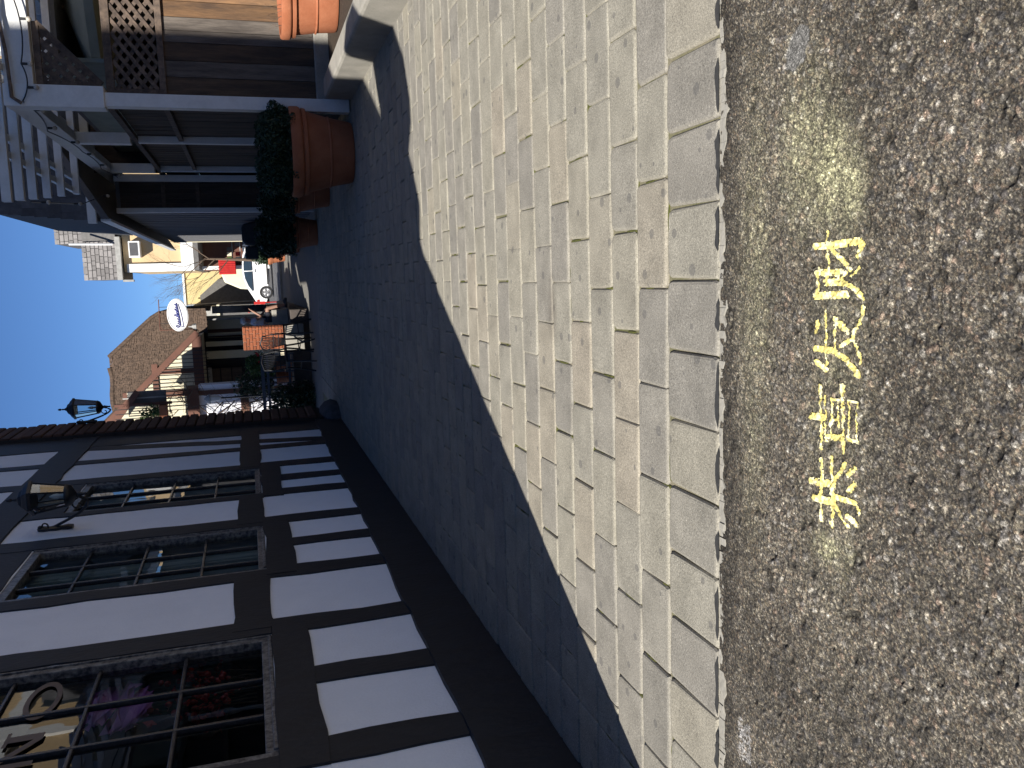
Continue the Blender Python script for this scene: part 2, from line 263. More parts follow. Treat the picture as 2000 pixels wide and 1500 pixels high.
# ================================================================== GROUND
# ---- asphalt road, near patch as a height field of aggregate
def hashcells(ix, iy, k):
    h = np.sin(ix*127.1+iy*311.7+k*74.7)*43758.5453; return h-np.floor(h)
def worley(x, y, cell, k):
    ix = np.floor(x/cell); iy = np.floor(y/cell); best = np.full(x.shape, 9.0); hid = np.zeros(x.shape); hid2 = np.zeros(x.shape)
    for dx in (-1,0,1):
        for dy in (-1,0,1):
            cx, cy = ix+dx, iy+dy
            px = (cx+hashcells(cx,cy,k))*cell; py = (cy+hashcells(cx,cy,k+1))*cell
            a = hashcells(cx,cy,k+2)*3.14; e = 0.72+0.5*hashcells(cx,cy,k+3); rr = cell*(0.30+0.34*hashcells(cx,cy,k+4))
            ux = (x-px)*np.cos(a)+(y-py)*np.sin(a); uy = -(x-px)*np.sin(a)+(y-py)*np.cos(a)
            q = np.abs(ux*e)**2.4+np.abs(uy/e)**2.4; d = q**(1/2.4)/rr
            c = d < best; best = np.where(c, d, best); hid = np.where(c, hashcells(cx,cy,k+5), hid); hid2 = np.where(c, hashcells(cx,cy,k+6), hid2)
    return best, hid, hid2
def vnoise(x, y, sc, k):
    x = x*sc; y = y*sc; ix = np.floor(x); iy = np.floor(y); fx = x-ix; fy = y-iy; fx = fx*fx*(3-2*fx); fy = fy*fy*(3-2*fy)
    h = lambda a, b: hashcells(ix+a, iy+b, k)
    return (h(0,0)*(1-fx)+h(1,0)*fx)*(1-fy)+(h(0,1)*(1-fx)+h(1,1)*fx)*fy
PAL = np.array([(0.25,0.20,0.14),(0.17,0.145,0.12),(0.10,0.092,0.085),(0.135,0.12,0.105),(0.30,0.255,0.185),(0.075,0.070,0.068),(0.20,0.18,0.155),(0.34,0.31,0.255),(0.225,0.155,0.105),(0.115,0.10,0.09)])
PAL = 0.74*(PAL*0.72+PAL.mean(1, keepdims=True)*0.28*np.array((1.05,1.0,0.93)))
def asph(x, y):
    d1, a1, b1 = worley(x, y, 0.0072, 3.0); d2, a2, b2 = worley(x+7.3, y, 0.017, 17.0); d3, a3, b3 = worley(x, y+3.1, 0.0052, 31.0)
    near = np.clip((2.5-y)/0.45, 0, 1)                                       # finer mix along the paving
    h3 = np.clip(1-d3**2, 0, 1)**0.5*0.0012; h1 = np.clip(1-d1**2.2, 0, 1)**0.6*0.0036*(0.4+0.6*near); keep = ((b2 > 0.72) & (near > 0.25+0.4*a2))
    h2 = np.where(keep, np.clip(1-d2**2.6, 0, 1)**0.6*0.0062, 0); pit = vnoise(x, y, 34, 5)*0.0065+vnoise(x, y, 6, 9)*0.007
    i1 = (a1*9.99).astype(int); i2 = (a2*9.99).astype(int); i3 = (a3*9.99).astype(int)
    base = np.array((0.050,0.046,0.041))
    col = np.where((d3 < 0.85)[..., None], PAL[i3]*np.where(b3 > 0.90, 1.9, 0.72)[..., None], base*np.ones(x.shape+(3,)))
    on1 = (d1 < 0.92) & (h1 > h3); col = np.where(on1[..., None], (0.78*PAL[i1]+0.22*PAL.mean(0))*np.array((1.03,1.0,0.90))*(0.75+0.4*b1)[..., None], col)
    on2 = keep & (d2 < 0.95); col = np.where(on2[..., None], PAL[i2]*(0.95+0.45*a2)[..., None], col)
    h = np.maximum(h3, np.maximum(h1, h2))-0.004+pit
    hole = np.clip((vnoise(x*0.8+0.5*y, y*1.5, 46, 71)*vnoise(x, y, 17, 73)-0.52)/0.10, 0, 1); h = h-hole*0.006; col = col*(1-0.6*hole)[..., None]
    # tone changes, darker in the low spots, and the pale yellow overspray left by the stencil
    tone = (0.62+0.42*vnoise(x, y, 3.1, 21))*(0.72+0.5*vnoise(x, y, 34, 5)); col = col*tone[..., None]
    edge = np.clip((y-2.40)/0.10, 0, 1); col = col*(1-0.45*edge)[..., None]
    g = np.zeros(x.shape)
    for cx, cy, sx, sy, am in ((0.25,1.98,0.13,0.075,0.95),(0.20,1.90,0.10,0.05,0.75),(0.31,2.09,0.20,0.11,0.5),(-0.79,1.95,0.045,0.06,0.7),(-0.79,1.88,0.07,0.03,0.3),(0.0,2.33,0.50,0.085,0.32),(-0.5,2.33,0.35,0.07,0.20),(-0.3,1.94,0.55,0.13,0.16)):
        g = np.maximum(g, am*np.exp(-((x-cx)/sx)**2-((y-cy)/sy)**2))
    g = np.clip(g*(0.35+1.0*vnoise(x, y, 60, 41))*(0.35+1.1*vnoise(x, y, 210, 43))*np.clip(0.35+(np.maximum(h1, h2)+h3)*260, 0.3, 1.25), 0, 0.8)
    col = col*(1-g)[..., None]+np.array((0.44,0.42,0.25))*g[..., None]
    wm = ((np.abs(x+1.60) < 0.055+0.03*vnoise(x,y,40,7)) & (np.abs(y-2.375) < 0.028+0.02*vnoise(x,y,60,8)) & (vnoise(x*6,y,80,2)*vnoise(x,y,150,4) > 0.20)); col = np.where(wm[..., None], col*0.4+0.6*np.array((0.40,0.39,0.38)), col)
    gm = (((x-0.60)/0.055)**2+((y-2.13+0.3*(x-0.6))/0.05)**2 < 0.7+0.6*vnoise(x,y,50,12)); col = np.where(gm[..., None], np.array((0.150,0.145,0.134))*np.ones(x.shape+(3,)), col); h = np.where(gm, 0.0025, h)
    return h, col
def grid_mesh(name, X, Y, Hh, col, m, keep=None):
    ny, nx = X.shape; idx = np.arange(nx*ny).reshape(ny, nx); q = np.stack([idx[:-1,:-1], idx[:-1,1:], idx[1:,1:], idx[1:,:-1]], -1).reshape(-1, 4)
    V = np.stack([X, Y, Hh], -1).reshape(-1, 3); cc = None if col is None else np.concatenate([col.reshape(-1,3), np.ones((nx*ny,1))], 1)
    if keep is not None:
        q = q[keep.reshape(-1)]; us, inv = np.unique(q, return_inverse=True); q = inv.reshape(-1, 4); V = V[us]; cc = None if cc is None else cc[us]
    me = bpy.data.meshes.new(name); me.vertices.add(len(V)); me.vertices.foreach_set('co', V.ravel()); me.loops.add(q.size); me.loops.foreach_set('vertex_index', q.ravel().astype(np.int32))
    me.polygons.add(len(q)); me.polygons.foreach_set('loop_start', np.arange(0, q.size, 4, dtype=np.int32)); me.polygons.foreach_set('loop_total', np.full(len(q), 4, dtype=np.int32)); me.update(calc_edges=True)
    me.polygons.foreach_set('use_smooth', np.ones(len(q), dtype=bool))
    if cc is not None:
        a = me.color_attributes.new('col', 'FLOAT_COLOR', 'POINT'); a.data.foreach_set('color', cc.astype(np.float32).ravel())
    o = bpy.data.objects.new(name, me); C.objects.link(o); me.materials.append(M[m]); return o
road = obj('road', MB().add([(-400,-400,-0.03),(400,-400,-0.03),(400,2.6,-0.03),(-400,2.6,-0.03)], [(0,1,2,3)]), 'asphalt_far'); tag(road, kind='structure')
gx = np.arange(-2.1, 1.25, 0.0038); gy = np.arange(1.12, 2.53, 0.0038); GX, GY = np.meshgrid(gx, gy)
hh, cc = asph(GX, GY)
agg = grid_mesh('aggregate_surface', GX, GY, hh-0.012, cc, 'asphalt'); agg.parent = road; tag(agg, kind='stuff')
# ---- spray-painted greeting
INK = {'cai':[([(0.088,1.981),(-0.011,1.979)],0.0098),([(0.052,2.032),(0.054,1.936),(0.06,1.852),(0.051,1.843),(0.021,1.853)],0.0182),([(0.04,1.96),(-0.012,1.887)],0.0154),([(-0.01,2.02),(-0.086,2.018)],0.014),([(-0.083,2.023),(-0.078,1.899)],0.0196),([(-0.02,2.025),(-0.021,1.91)],0.0182),([(-0.046,1.983),(-0.046,1.919)],0.0196),([(-0.046,1.919),(-0.057,1.876),(-0.085,1.837)],0.014),([(-0.008,1.852),(-0.031,1.881)],0.0105)],
'fa':[([(-0.121,1.979),(-0.271,1.975)],0.0098),([(-0.229,2.02),(-0.23,1.948),(-0.251,1.889),(-0.287,1.839)],0.0168),([(-0.155,2.006),(-0.182,2.023)],0.0154),([(-0.145,1.94),(-0.175,1.891)],0.0182),([(-0.158,1.94),(-0.226,1.938)],0.0098),([(-0.11,1.838),(-0.141,1.841),(-0.193,1.876),(-0.218,1.919)],0.0126),([(-0.193,1.876),(-0.228,1.843),(-0.255,1.836)],0.0112),([(-0.268,2.013),(-0.285,1.977)],0.0182)],
'xi':[([(-0.334,2.001),(-0.508,1.991)],0.0112),([(-0.424,2.042),(-0.419,1.983)],0.0182),([(-0.358,1.978),(-0.485,1.974)],0.0098),([(-0.361,1.952),(-0.474,1.949)],0.0077),([(-0.365,1.952),(-0.36,1.914)],0.0077),([(-0.37,1.922),(-0.436,1.92)],0.0077),([(-0.471,1.961),(-0.462,1.9)],0.0168),([(-0.421,1.95),(-0.416,1.918)],0.0077),([(-0.324,1.906),(-0.5,1.896)],0.0119),([(-0.326,1.906),(-0.342,1.904)],0.0196),([(-0.336,2.005),(-0.351,2.003)],0.0168),([(-0.359,1.879),(-0.464,1.876)],0.0077),([(-0.359,1.879),(-0.358,1.843)],0.0077),([(-0.358,1.843),(-0.462,1.845)],0.007),([(-0.464,1.877),(-0.463,1.835)],0.0105)],
'gong':[([(-0.538,1.988),(-0.713,1.983)],0.0112),([(-0.526,1.945),(-0.717,1.934)],0.0126),([(-0.61,2.032),(-0.599,1.937)],0.0182),([(-0.656,2.02),(-0.649,1.936)],0.0196),([(-0.596,1.938),(-0.531,1.885)],0.014),([(-0.649,1.936),(-0.686,1.895),(-0.702,1.87)],0.0112),([(-0.633,1.926),(-0.63,1.849),(-0.653,1.837)],0.0154),([(-0.558,1.875),(-0.536,1.847)],0.0154),([(-0.604,1.873),(-0.579,1.85)],0.0168),([(-0.674,1.876),(-0.691,1.842)],0.0154)]}
M['paint'] = attrmat('yellow_road_paint', 'col', rough=0.7, bump=0.4, bscale=400, fine=0.12)
let = thing('painted_greeting', 'four yellow spray-painted Chinese characters on the asphalt', 'lettering', (-0.3, 1.93, 0))
for key, strokes in INK.items():
    P = np.array([p for s_, w_ in strokes for p in s_]); x0, y0 = P.min(0)-0.02; x1, y1 = P.max(0)+0.02
    X, Y = np.meshgrid(np.arange(x0, x1, 0.0024), np.arange(y0, y1, 0.0024)); D = np.full(X.shape, 9.0)
    for s_, w_ in strokes:
        for (ax, ay), (bx, by) in zip(s_[:-1], s_[1:]):
            L2 = (bx-ax)**2+(by-ay)**2; t = np.clip(((X-ax)*(bx-ax)+(Y-ay)*(by-ay))/L2, 0, 1)
            D = np.minimum(D, np.hypot(X-ax-t*(bx-ax), Y-ay-t*(by-ay))/(w_*0.61))
    h_, _ = asph(X, Y); ins = (D < 0.88+0.24*vnoise(X, Y, 130, 3)) & ((vnoise(X, Y, 120, 77) > 0.06+0.10*D) | (D < 0.5)) & (h_ > -0.0050+0.0022*D)
    n1 = vnoise(X, Y, 90, 6)[..., None]; n2 = vnoise(X, Y, 260, 16)[..., None]
    colr = np.array((0.80,0.68,0.23))*(0.76+0.34*n1)*(0.78+0.3*n2); colr = np.where(n1 > 0.62, colr*np.array((1.0,1.08,1.9)), colr)
    k = ins[:-1,:-1] & ins[1:,1:] & ins[:-1,1:] & ins[1:,:-1]
    o = grid_mesh('character', X, Y, h_-0.012+0.0026, colr, 'paint', k); place(o, let)

# ---- paving
pave = obj('alley_pavement', MB().add([(-2.75,2.54,-0.0135),(2.6,2.54,-0.0135),(2.6,20.0,-0.0135),(-2.75,20.0,-0.0135)], [(0,1,2,3)]), 'sand'); tag(pave, kind='structure')
def paver_geo(L, Wd, r=0.022, ch=0.0058, jit=0.0035, rn=random):
    hx, hy = L/2, Wd/2; o1 = []
    for sx, sy in ((-1,-1),(1,-1),(1,1),(-1,1)):
        q = r*rn.uniform(0.6, 1.35); a = (sx*hx, sy*(hy-q)); b = (sx*(hx-q), sy*hy); c = (sx*(hx-q*0.28), sy*(hy-q*0.28))
        o1 += ([a, c, b] if sx*sy > 0 else [b, c, a])
        if sy == sx: m = (rn.uniform(-0.3,0.3)*hx, sy*hy); o1.append(m)
    o1 = [(x+rn.uniform(-jit,jit), y+rn.uniform(-jit,jit)) for x, y in o1]
    ins = lambda q, d: [(x-math.copysign(min(d, abs(x)), x), y-math.copysign(min(d, abs(y)), y)) for x, y in q]
    n = len(o1); a, b = ins(o1, ch*2.4), ins(o1, ch*0.9)
    v = [(x,y,rn.uniform(-0.0006,0.0006)) for x,y in a]+[(x,y,-0.0022+rn.uniform(-0.0007,0.0007)) for x,y in b]+[(x,y,-0.0095) for x,y in o1]+[(x,y,-0.045) for x,y in o1]
    f = [tuple(range(n))]+[(i*n+(k+1) % n, i*n+k, (i+1)*n+k, (i+1)*n+(k+1) % n) for i in range(3) for k in range(n)]
    e = [0.0]*n+[0.85]*n+[1.0]*n+[0.35]*n
    return v, f, e
slots = []                                                       # cx, cy, length, width
for k in range(-9, 11): slots.append((-0.165+0.26*k, 2.716, 0.2545, 0.362, 0))
row = 0; y = 2.902
while y < 20.0:
    yc = y+0.1275; off = -0.05 if row % 2 == 0 else 0.145
    xr = 2.42 if yc < 12.2 else 2.28
    slots.append((-2.385, yc, 0.356, 0.2455, 0))
    edges = [-2.2]+[e for e in (off+0.39*i+random.uniform(-0.02, 0.02) for i in range(-6, 8)) if -2.12 < e < xr-0.08]+[xr]
    for a, b in zip(edges[:-1], edges[1:]): slots.append(((a+b)/2, yc, b-a-0.004, 0.2490, 1))
    y += 0.2553; row += 1
def vis(s_):                                                     # in view and how large
    p = Vector((s_[0], s_[1], -1.5)); z = p.dot(fwd); u = p.dot(right)/z; v = p.dot(down)/z
    return (abs(u) < 0.47 and abs(v) < 0.64), z
order = sorted((s_ for s_ in slots if vis(s_)[0]), key=lambda s_: vis(s_)[1]); single = set(order[:300])
cache = {}
def paver_mesh(L, Wd):
    key = (round(L/0.02), round(Wd/0.02), random.randint(0, 2))
    if key not in cache:
        v, f, e = paver_geo(L, Wd); me = bpy.data.meshes.new('paver'); me.from_pydata(v, [], f); me.update()
        at = me.attributes.new('edge', 'FLOAT', 'POINT'); at.data.foreach_set('value', e); me.materials.append(M['paver']); cache[key] = me
    return cache[key]
rv, rf, re_, rr_ = [], [], [], []
for s_ in slots:
    cx, cy, L, Wd, kd = s_; dz = random.uniform(-0.0025, 0.0025)
    if s_ in single:
        o = bpy.data.objects.new('paver', paver_mesh(L, Wd)); C.objects.link(o); o.parent = pave; o.location = (cx, cy, dz)
        o.rotation_euler = (random.uniform(-0.012,0.012), random.uniform(-0.009,0.009), random.uniform(-0.007,0.007))
    else:
        v, f, e = paver_geo(L, Wd); k = len(rv); rv += [(x+cx, yy+cy, z+dz) for x, yy, z in v]; rf += [tuple(i+k for i in q) for q in f]; re_ += e; rr_ += [random.random()]*len(v)
mb = MB(); mb.v = rv; mb.f = rf; o = obj('far_pavers', mb, 'paver', pave); tag(o, kind='stuff')
for nm, val in (('edge', re_), ('rnd', rr_)): o.data.attributes.new(nm, 'FLOAT', 'POINT').data.foreach_set('value', val)
# moss in the joints near the camera
mo = MB()
M['moss'] = mat('moss', (0.105,0.105,0.022), (0.062,0.068,0.019), scale=60, rough=1, bump=0.6, bscale=200)
for s_ in order[:230]:
    if s_[4] and random.random() < 0.8:
        x, yy = s_[0]-s_[2]/2-0.006, s_[1]+random.choice((-1,1,0))*random.uniform(0.02,0.11); ln = random.uniform(0.02, 0.07)
        mo.lathe(x, yy, [(1,-0.03),(1,-0.011),(0.5,-0.007)], 7, 0.009, ln)
    if s_[4] and random.random() < 0.4:
        x, yy = s_[0]+random.uniform(-0.15,0.15), s_[1]-0.128; mo.lathe(x, yy, [(1,-0.03),(1,-0.012),(0.5,-0.008)], 7, random.uniform(0.03,0.09), 0.008)
o = obj('joint_moss', mo, 'moss', pave); tag(o, kind='stuff')
# crumbled mortar edge where paving meets asphalt
ed = MB(); top = []; bot = []
for i in range(161):
    x = -2.4+i*0.0255; top.append((x, 2.535)); bot.append((x, 2.508+random.uniform(-0.010, 0.012)+0.008*math.sin(x*9)))
for i in range(160):
    a, b, c2, d2 = bot[i], bot[i+1], top[i+1], top[i]; z = -0.006+random.uniform(-0.003, 0.002)
    ed.add([(a[0],a[1],-0.03),(b[0],b[1],-0.03),(b[0],b[1],z),(a[0],a[1],z),(c2[0],c2[1],z),(d2[0],d2[1],z)], [(0,1,2,3),(3,2,4,5)])
o = obj('mortar_edge', ed, 'concrete', pave)
tar = MB()
for k in range(-8, 6):
    xc = -0.165+0.26*k
    for q in range(random.choice((1,1,2))):
        L = random.uniform(0.10, 0.235)/(1+0.7*q); x = xc+random.uniform(-1,1)*(0.24-L)/2; y0 = 2.531+random.uniform(-0.003,0.003); pts = []; up = []
        for m_ in range(13):
            t = m_/12; e = min(1, 6*t, 6*(1-t)); pts.append((x-L/2+L*t, y0-0.004*e+random.uniform(-.0012,.0012), 0.0024+0.0015*q)); up.append((x-L/2+L*t, y0+(0.016+0.005*math.sin(t*7+k))*e+random.uniform(-.0012,.0012), 0.0024+0.0015*q))
        tar.prism(pts+up[::-1], (0,0,0.0010))
M['tar'] = mat('tar_seal', (0.046,0.046,0.045), (0.034,0.034,0.034), scale=30, rough=0.6)
obj('tar_seal', tar, 'tar', pave)

# far ground: the alley rises gently to the cross street
M['pavefar'] = mat('paving_far', (0.186,0.177,0.155), (0.136,0.130,0.118), scale=9, rough=0.8, stretch=(0.5,3,1), bump=0.3, bscale=30)
g = MB().add([(-6,20.0,-0.003),(6,20.0,-0.003),(6,34,0.22),(-6,34,0.22)], [(0,1,2,3)])
tag(obj('upper_alley', g, 'pavefar'), kind='structure')
tag(obj('kerb', B(-6,2.6,34.0,34.3,-0.1,0.31), 'lgrey', bevel=0.02), kind='structure')
tag(obj('street', MB().add([(-400,34.35,0.24),(400,34.35,0.24),(400,600,0.30),(-400,600,0.30)], [(0,1,2,3)]), 'tile'), kind='structure')
tag(obj('side_ground', MB().add([(-400,2.6,-0.05),(-6,2.6,-0.05),(-6,34.3,-0.05),(-400,34.3,-0.05),(6,2.6,-0.05),(400,2.6,-0.05),(400,34.3,-0.05),(6,34.3,-0.05)], [(0,1,2,3),(4,5,6,7)]), 'tile'), kind='structure')
tag(obj('inner_ground', MB().add([(-6,2.6,-0.055),(6,2.6,-0.055),(6,21.0,-0.055),(-6,21.0,-0.055)], [(0,1,2,3)]), 'tile'), kind='structure')

# ================================================================== LEFT: half-timbered building
XW = -2.602; XT = -2.588                                           # plaster face, timber face
hb = thing('half_timbered_building', 'black and white half-timbered building with multi-pane windows along the shaded alley', 'building', (-5, 9, 0))
WIN = [(4.60, 6.33), (7.82, 9.31), (10.76, 12.28)]; Z0, Z1 = 1.50, 3.72
wall = MB()
ys = [2.37]+[v for a in WIN for v in a]+[16.1]
for i in range(0, len(ys), 2): wall.box(XW-0.10, XW, ys[i], ys[i+1], 0.0, 7.0)
for a, b in WIN: wall.box(XW-0.10, XW, a, b, 0.0, Z0); wall.box(XW-0.10, XW, a, b, Z1, 7.0)
obj('plaster_wall', wall, 'plaster', hb)
shell = MB().box(-10,-2.71,2.37,2.6,0,5.6).box(-10,-2.71,15.9,16.1,0,5.6).box(-10,-9.8,2.6,15.9,0,5.6)
obj('outer_wall', shell, 'plaster', hb)
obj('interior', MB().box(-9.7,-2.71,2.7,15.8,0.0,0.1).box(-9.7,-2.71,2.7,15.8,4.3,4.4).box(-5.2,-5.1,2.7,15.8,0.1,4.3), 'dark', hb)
def wavy(n, amp):
    a = [random.uniform(-amp, amp) for _ in range(n+1)]; return a
def timber_v(y0, y1, z0, z1, x=XT, lean=0.0, amp=0.018, name='timber'):
    n = max(3, int((z1-z0)/0.28)); L, Rr = wavy(n, amp), wavy(n, amp); v = []; f = []
    for i in range(n+1):
        z = z0+(z1-z0)*i/n; d = lean*i/n
        v += [(XW-0.02, y0+L[i]+d, z), (x, y0+L[i]+d+0.006, z), (x, y1+Rr[i]+d-0.006, z), (XW-0.02, y1+Rr[i]+d, z)]
    for i in range(n):
        for k in range(4): f.append((i*4+k, i*4+(k+1) % 4, i*4+4+(k+1) % 4, i*4+4+k))
    f += [(3,2,1,0), (n*4,n*4+1,n*4+2,n*4+3)]
    return obj(name, MB().add(v, f), 'timber', hb)
def timber_h(y0, y1, z0, z1, x=XT+0.003, amp=0.016, name='timber'):
    n = max(2, int((y1-y0)/0.3)); L, Rr = wavy(n, amp), wavy(n, amp); v = []; f = []
    for i in range(n+1):
        yy = y0+(y1-y0)*i/n
        v += [(XW-0.02, yy, z0+L[i]), (x, yy, z0+L[i]+0.006), (x, yy, z1+Rr[i]-0.006), (XW-0.02, yy, z1+Rr[i])]
    for i in range(n):
        for k in range(4): f.append((i*4+k, i*4+4+k, i*4+4+(k+1) % 4, i*4+(k+1) % 4))
    f += [(0,1,2,3), (n*4+3,n*4+2,n*4+1,n*4)]
    return obj(name, MB().add(v, f), 'timber', hb)
timber_h(2.37, 16.1, -0.03, 0.47, x=XT+0.022, amp=0.016, name='plinth_board')
# lower studs
for a, b in ((2.40,2.75),(3.35,3.65),(4.44,4.73),(5.40,5.68),(6.32,6.60),(7.58,7.88),(8.48,8.74),(9.36,9.65),(10.64,10.94),(11.42,11.74),(12.31,12.66),(13.74,14.04),(15.14,16.09)):
    timber_v(a, b, 0.45, 1.50 if not any(p-0.2 < a and b < q+0.2 for p, q in WIN) else 1.26)
# mid rails between the windows and boards under them
for a, b in ((2.4,4.45),(6.45,7.70),(9.42,10.70),(12.40,16.09)): timber_h(a, b, 1.48, 1.78)
for a, b in WIN: timber_h(a-0.16, b+0.16, 1.235, 1.505, x=XT+0.006)
# upper studs
for a, b in ((2.40,2.75),(4.30,4.60),(6.33,6.62),(7.58,7.82),(9.31,9.66),(10.57,10.76),(12.28,12.60),(13.70,13.97),(15.14,16.09)): timber_v(a, b, 1.48, 4.14)
for a, b in WIN: timber_h(a, b, Z1, 4.14, x=XT-0.004)
timber_h(2.37, 16.1, 4.12, 4.55, x=XT+0.012)
for a, b in ((2.4,2.75),(4.4,4.7),(6.3,6.6),(7.6,7.9),(9.4,9.7),(10.65,10.95),(12.24,12.55),(13.66,13.94),(15.0,16.09)): timber_v(a, b, 4.5, 6.98)
timber_v(14.07, 14.40, 0.45, 4.14, x=XT-0.004, lean=0.78, name='timber')                    # slanted brace
# unseen upper storeys and roof, plus a block and slab added to cast shade
obj('upper_storeys', MB().box(-4.3,-2.60,1.50,17.3,7.0,18.0).box(-4.95,-4.3,1.50,17.3,9.0,18.0), 'plaster', hb); obj('roof', MB().prism([(-2.2,1.2,18.0),(-5.7,1.2,18.0),(-3.9,1.2,20.0)], (0,16.4,0)).box(-10.2,-4.3,2.2,16.0,5.6,5.8), 'shingle', hb)
obj('shade_block', MB().box(-6.2,-4.75,16.9,17.5,0,10.0).box(-7.5,-6.2,16.9,17.5,0,11.4), 'plaster', hb)  # added unseen block, placed to shade the terrace and upper alley
zc = 5.0; k_ = 1/math.tan(R_(SUN_EL)); kx, ky = SX*k_, SY*k_
sh = [(0.05,7.35),(0.33,7.63),(0.64,7.57),(0.98,7.83),(1.14,8.00),(1.38,7.81),(1.60,7.82),(2.02,8.06),(2.40,8.50),(2.62,8.60),(2.80,8.95),(2.78,9.50),(2.52,9.92),(2.2,9.72),(1.72,9.42),(1.2,9.6),(0.0,8.6)]
aw = MB().prism([(x-kx*zc, yy-ky*zc, zc) for x, yy in sh], (0,0,0.10))
obj('shade_slab', aw, 'shingle', hb)  # unseen slab added here, its outline traced back from the ground shadow
# windows: frame, muntins and panes
def window(a, b, cols, rows, label=None):
    fr = MB(); x0, x1 = -2.70, -2.606
    fw = 0.085
    fr.box(x0, x1, b-fw, b, Z0, Z1).box(x0, x1, a, a+fw, Z0, Z1).box(x0, x1, a+fw, b-fw, Z0, Z0+0.075).box(x0, x1, a+fw, b-fw, Z1-0.08, Z1)
    fr.box(-2.640, x1+0.012, b-0.022, b-0.002, Z0+0.004, Z1-0.004).box(-2.640, x1+0.012, a+0.1, b-0.03, Z0+0.002, Z0+0.03)
    w_ = obj('window', fr, 'sash', hb, bevel=0.006)
    ye = [a+fw]+cols+[b-fw]; ze = [Z0+0.075]+rows+[Z1-0.08]
    for c in cols: obj('muntin', B(-2.680,-2.638,c-0.014,c+0.014,Z0+0.075,Z1-0.08), 'muntin', w_, bevel=0.007, seg=3)
    for r in rows:
        for p, q in zip(ye[:-1], ye[1:]): obj('muntin', B(-2.679,-2.641,p+0.004,q-0.004,r-0.013,r+0.013), 'muntin', w_, bevel=0.006, seg=3)
    for p, q in zip(ye[:-1], ye[1:]):
        for r, t in zip(ze[:-1], ze[1:]):
            tx, tz = random.uniform(-0.0016,0.0016), random.uniform(-0.0016,0.0016)
            obj('pane', MB().add([(-2.664-tx-tz,p,r),(-2.664+tx-tz,q,r),(-2.664+tx+tz,q,t),(-2.664-tx+tz,p,t)], [(0,1,2,3)]), 'glass', w_)
    return w_
wn1 = window(*WIN[0], [5.20, 5.71], [2.09, 2.65, 3.18]); wn2 = window(*WIN[1], [8.26, 8.745], [2.08, 2.64, 3.175]); wn3 = window(*WIN[2], [11.20, 11.67], [2.06, 2.60, 3.13])
def curtain(a, b, z0, z1, x, m='curtain'):
    n = 60; v = []; f = []
    for i in range(n+1):
        yy = a+(b-a)*i/n; d = 0.03*math.sin(i*0.95)+0.012*math.sin(i*2.3)
        v += [(x+d, yy, z0), (x+d*0.8, yy, z1)]
    for i in range(n): f.append((2*i, 2*i+2, 2*i+3, 2*i+1))
    return obj('curtain', MB().add(v, f), m, hb, smooth=True)
curtain(8.5, 9.75, 1.5, 3.72, -2.80); curtain(11.6, 12.6, 1.5, 3.72, -2.80); curtain(10.75, 11.1, 1.5, 3.72, -2.80)
curtain(6.35, 6.9, 1.5, 3.72, -3.0)
# painted letters on the near window, reading ...ANO
lt = MB(); xl = -2.652
def slab(pts): lt.prism([(xl, -p, q) for p, q in pts], (0.002,0,0))
cy_, cz_, ro, ri = -5.92, 2.945, (0.265,0.105), (0.20,0.074)
ring = [(cy_+math.cos(t)*1, cz_, t) for t in [2*math.pi*i/32 for i in range(33)]]
for i in range(32):
    t0, t1 = 2*math.pi*i/32, 2*math.pi*(i+1)/32
    q = [(5.92+ro[0]*math.cos(t0), cz_+ro[1]*math.sin(t0)), (5.92+ro[0]*math.cos(t1), cz_+ro[1]*math.sin(t1)), (5.92+ri[0]*math.cos(t1), cz_+ri[1]*math.sin(t1)), (5.92+ri[0]*math.cos(t0), cz_+ri[1]*math.sin(t0))]
    lt.prism([(xl, a, b) for a, b in q], (0.002,0,0))
obj('letter', lt, 'letter', wn1)
zf = lambda c: 2.945+(c-2.925)*0.84
def glyph(polys):
    m_ = MB()
    for q, pl in enumerate(polys): m_.prism([(xl+q*0.0004, b, zf(c)) for b, c in pl], (0.002,0,0))
    obj('letter', m_, 'letter', wn1)
R4 = lambda a1, a0, b0, b1: [(a1,b0),(a0,b0),(a0,b1),(a1,b1)]
glyph([R4(5.40,5.47,2.80,3.05), R4(5.35,5.52,3.025,3.05), R4(5.10,5.15,2.80,3.05), R4(5.03,5.20,3.025,3.05), [(5.12,3.05),(5.19,3.05),(5.46,2.80),(5.39,2.80)]])
glyph([[(4.86,3.05),(4.93,3.05),(5.03,2.80),(4.95,2.80)], [(4.86,3.05),(4.89,3.05),(4.76,2.80),(4.70,2.80)], R4(4.78,4.98,2.87,2.89)])
# decorations behind the near window
pp = MB()
for k in range(46):
    a = random.uniform(0, 6.28); b = random.uniform(-1.2, 1.2); d = Vector((math.cos(a)*math.cos(b), math.sin(a)*math.cos(b), math.sin(b))); t = d.cross(Vector((0.3,0.2,1))).normalized(); u = d.cross(t); c = Vector((-2.84, 6.05, 2.53))
    sc = Vector((0.09,0.33,0.23)); pt = [c+Vector([q*s_ for q, s_ in zip(d*r+t*i+u*j, sc)]) for r, i, j in ((0.1,0,0),(0.75,-0.5,-0.1),(1.0,-0.25,0.12),(1.02,0.25,-0.1),(0.75,0.5,0.1))]
    pp.add(pt, [(0,1,2,3,4)])
tag(obj('paper_pompom', pp, 'pink'), 'pink tissue paper pompom hanging behind the nearest window', 'pompom')
ga = thing('berry_garland', 'red berry and leaf garland hanging low behind the nearest window', 'garland', (-2.8, 5.9, 1.5))
bz, lv, tw = MB(), MB(), MB(); tips = []
for k in range(9): branch(tw, (-2.80, 5.72+k*0.06, 1.62), (0.0, random.uniform(-0.35,0.5), 1), random.uniform(0.18,0.34), 0.006, 2, 4, 0.7, 0.0, tips)
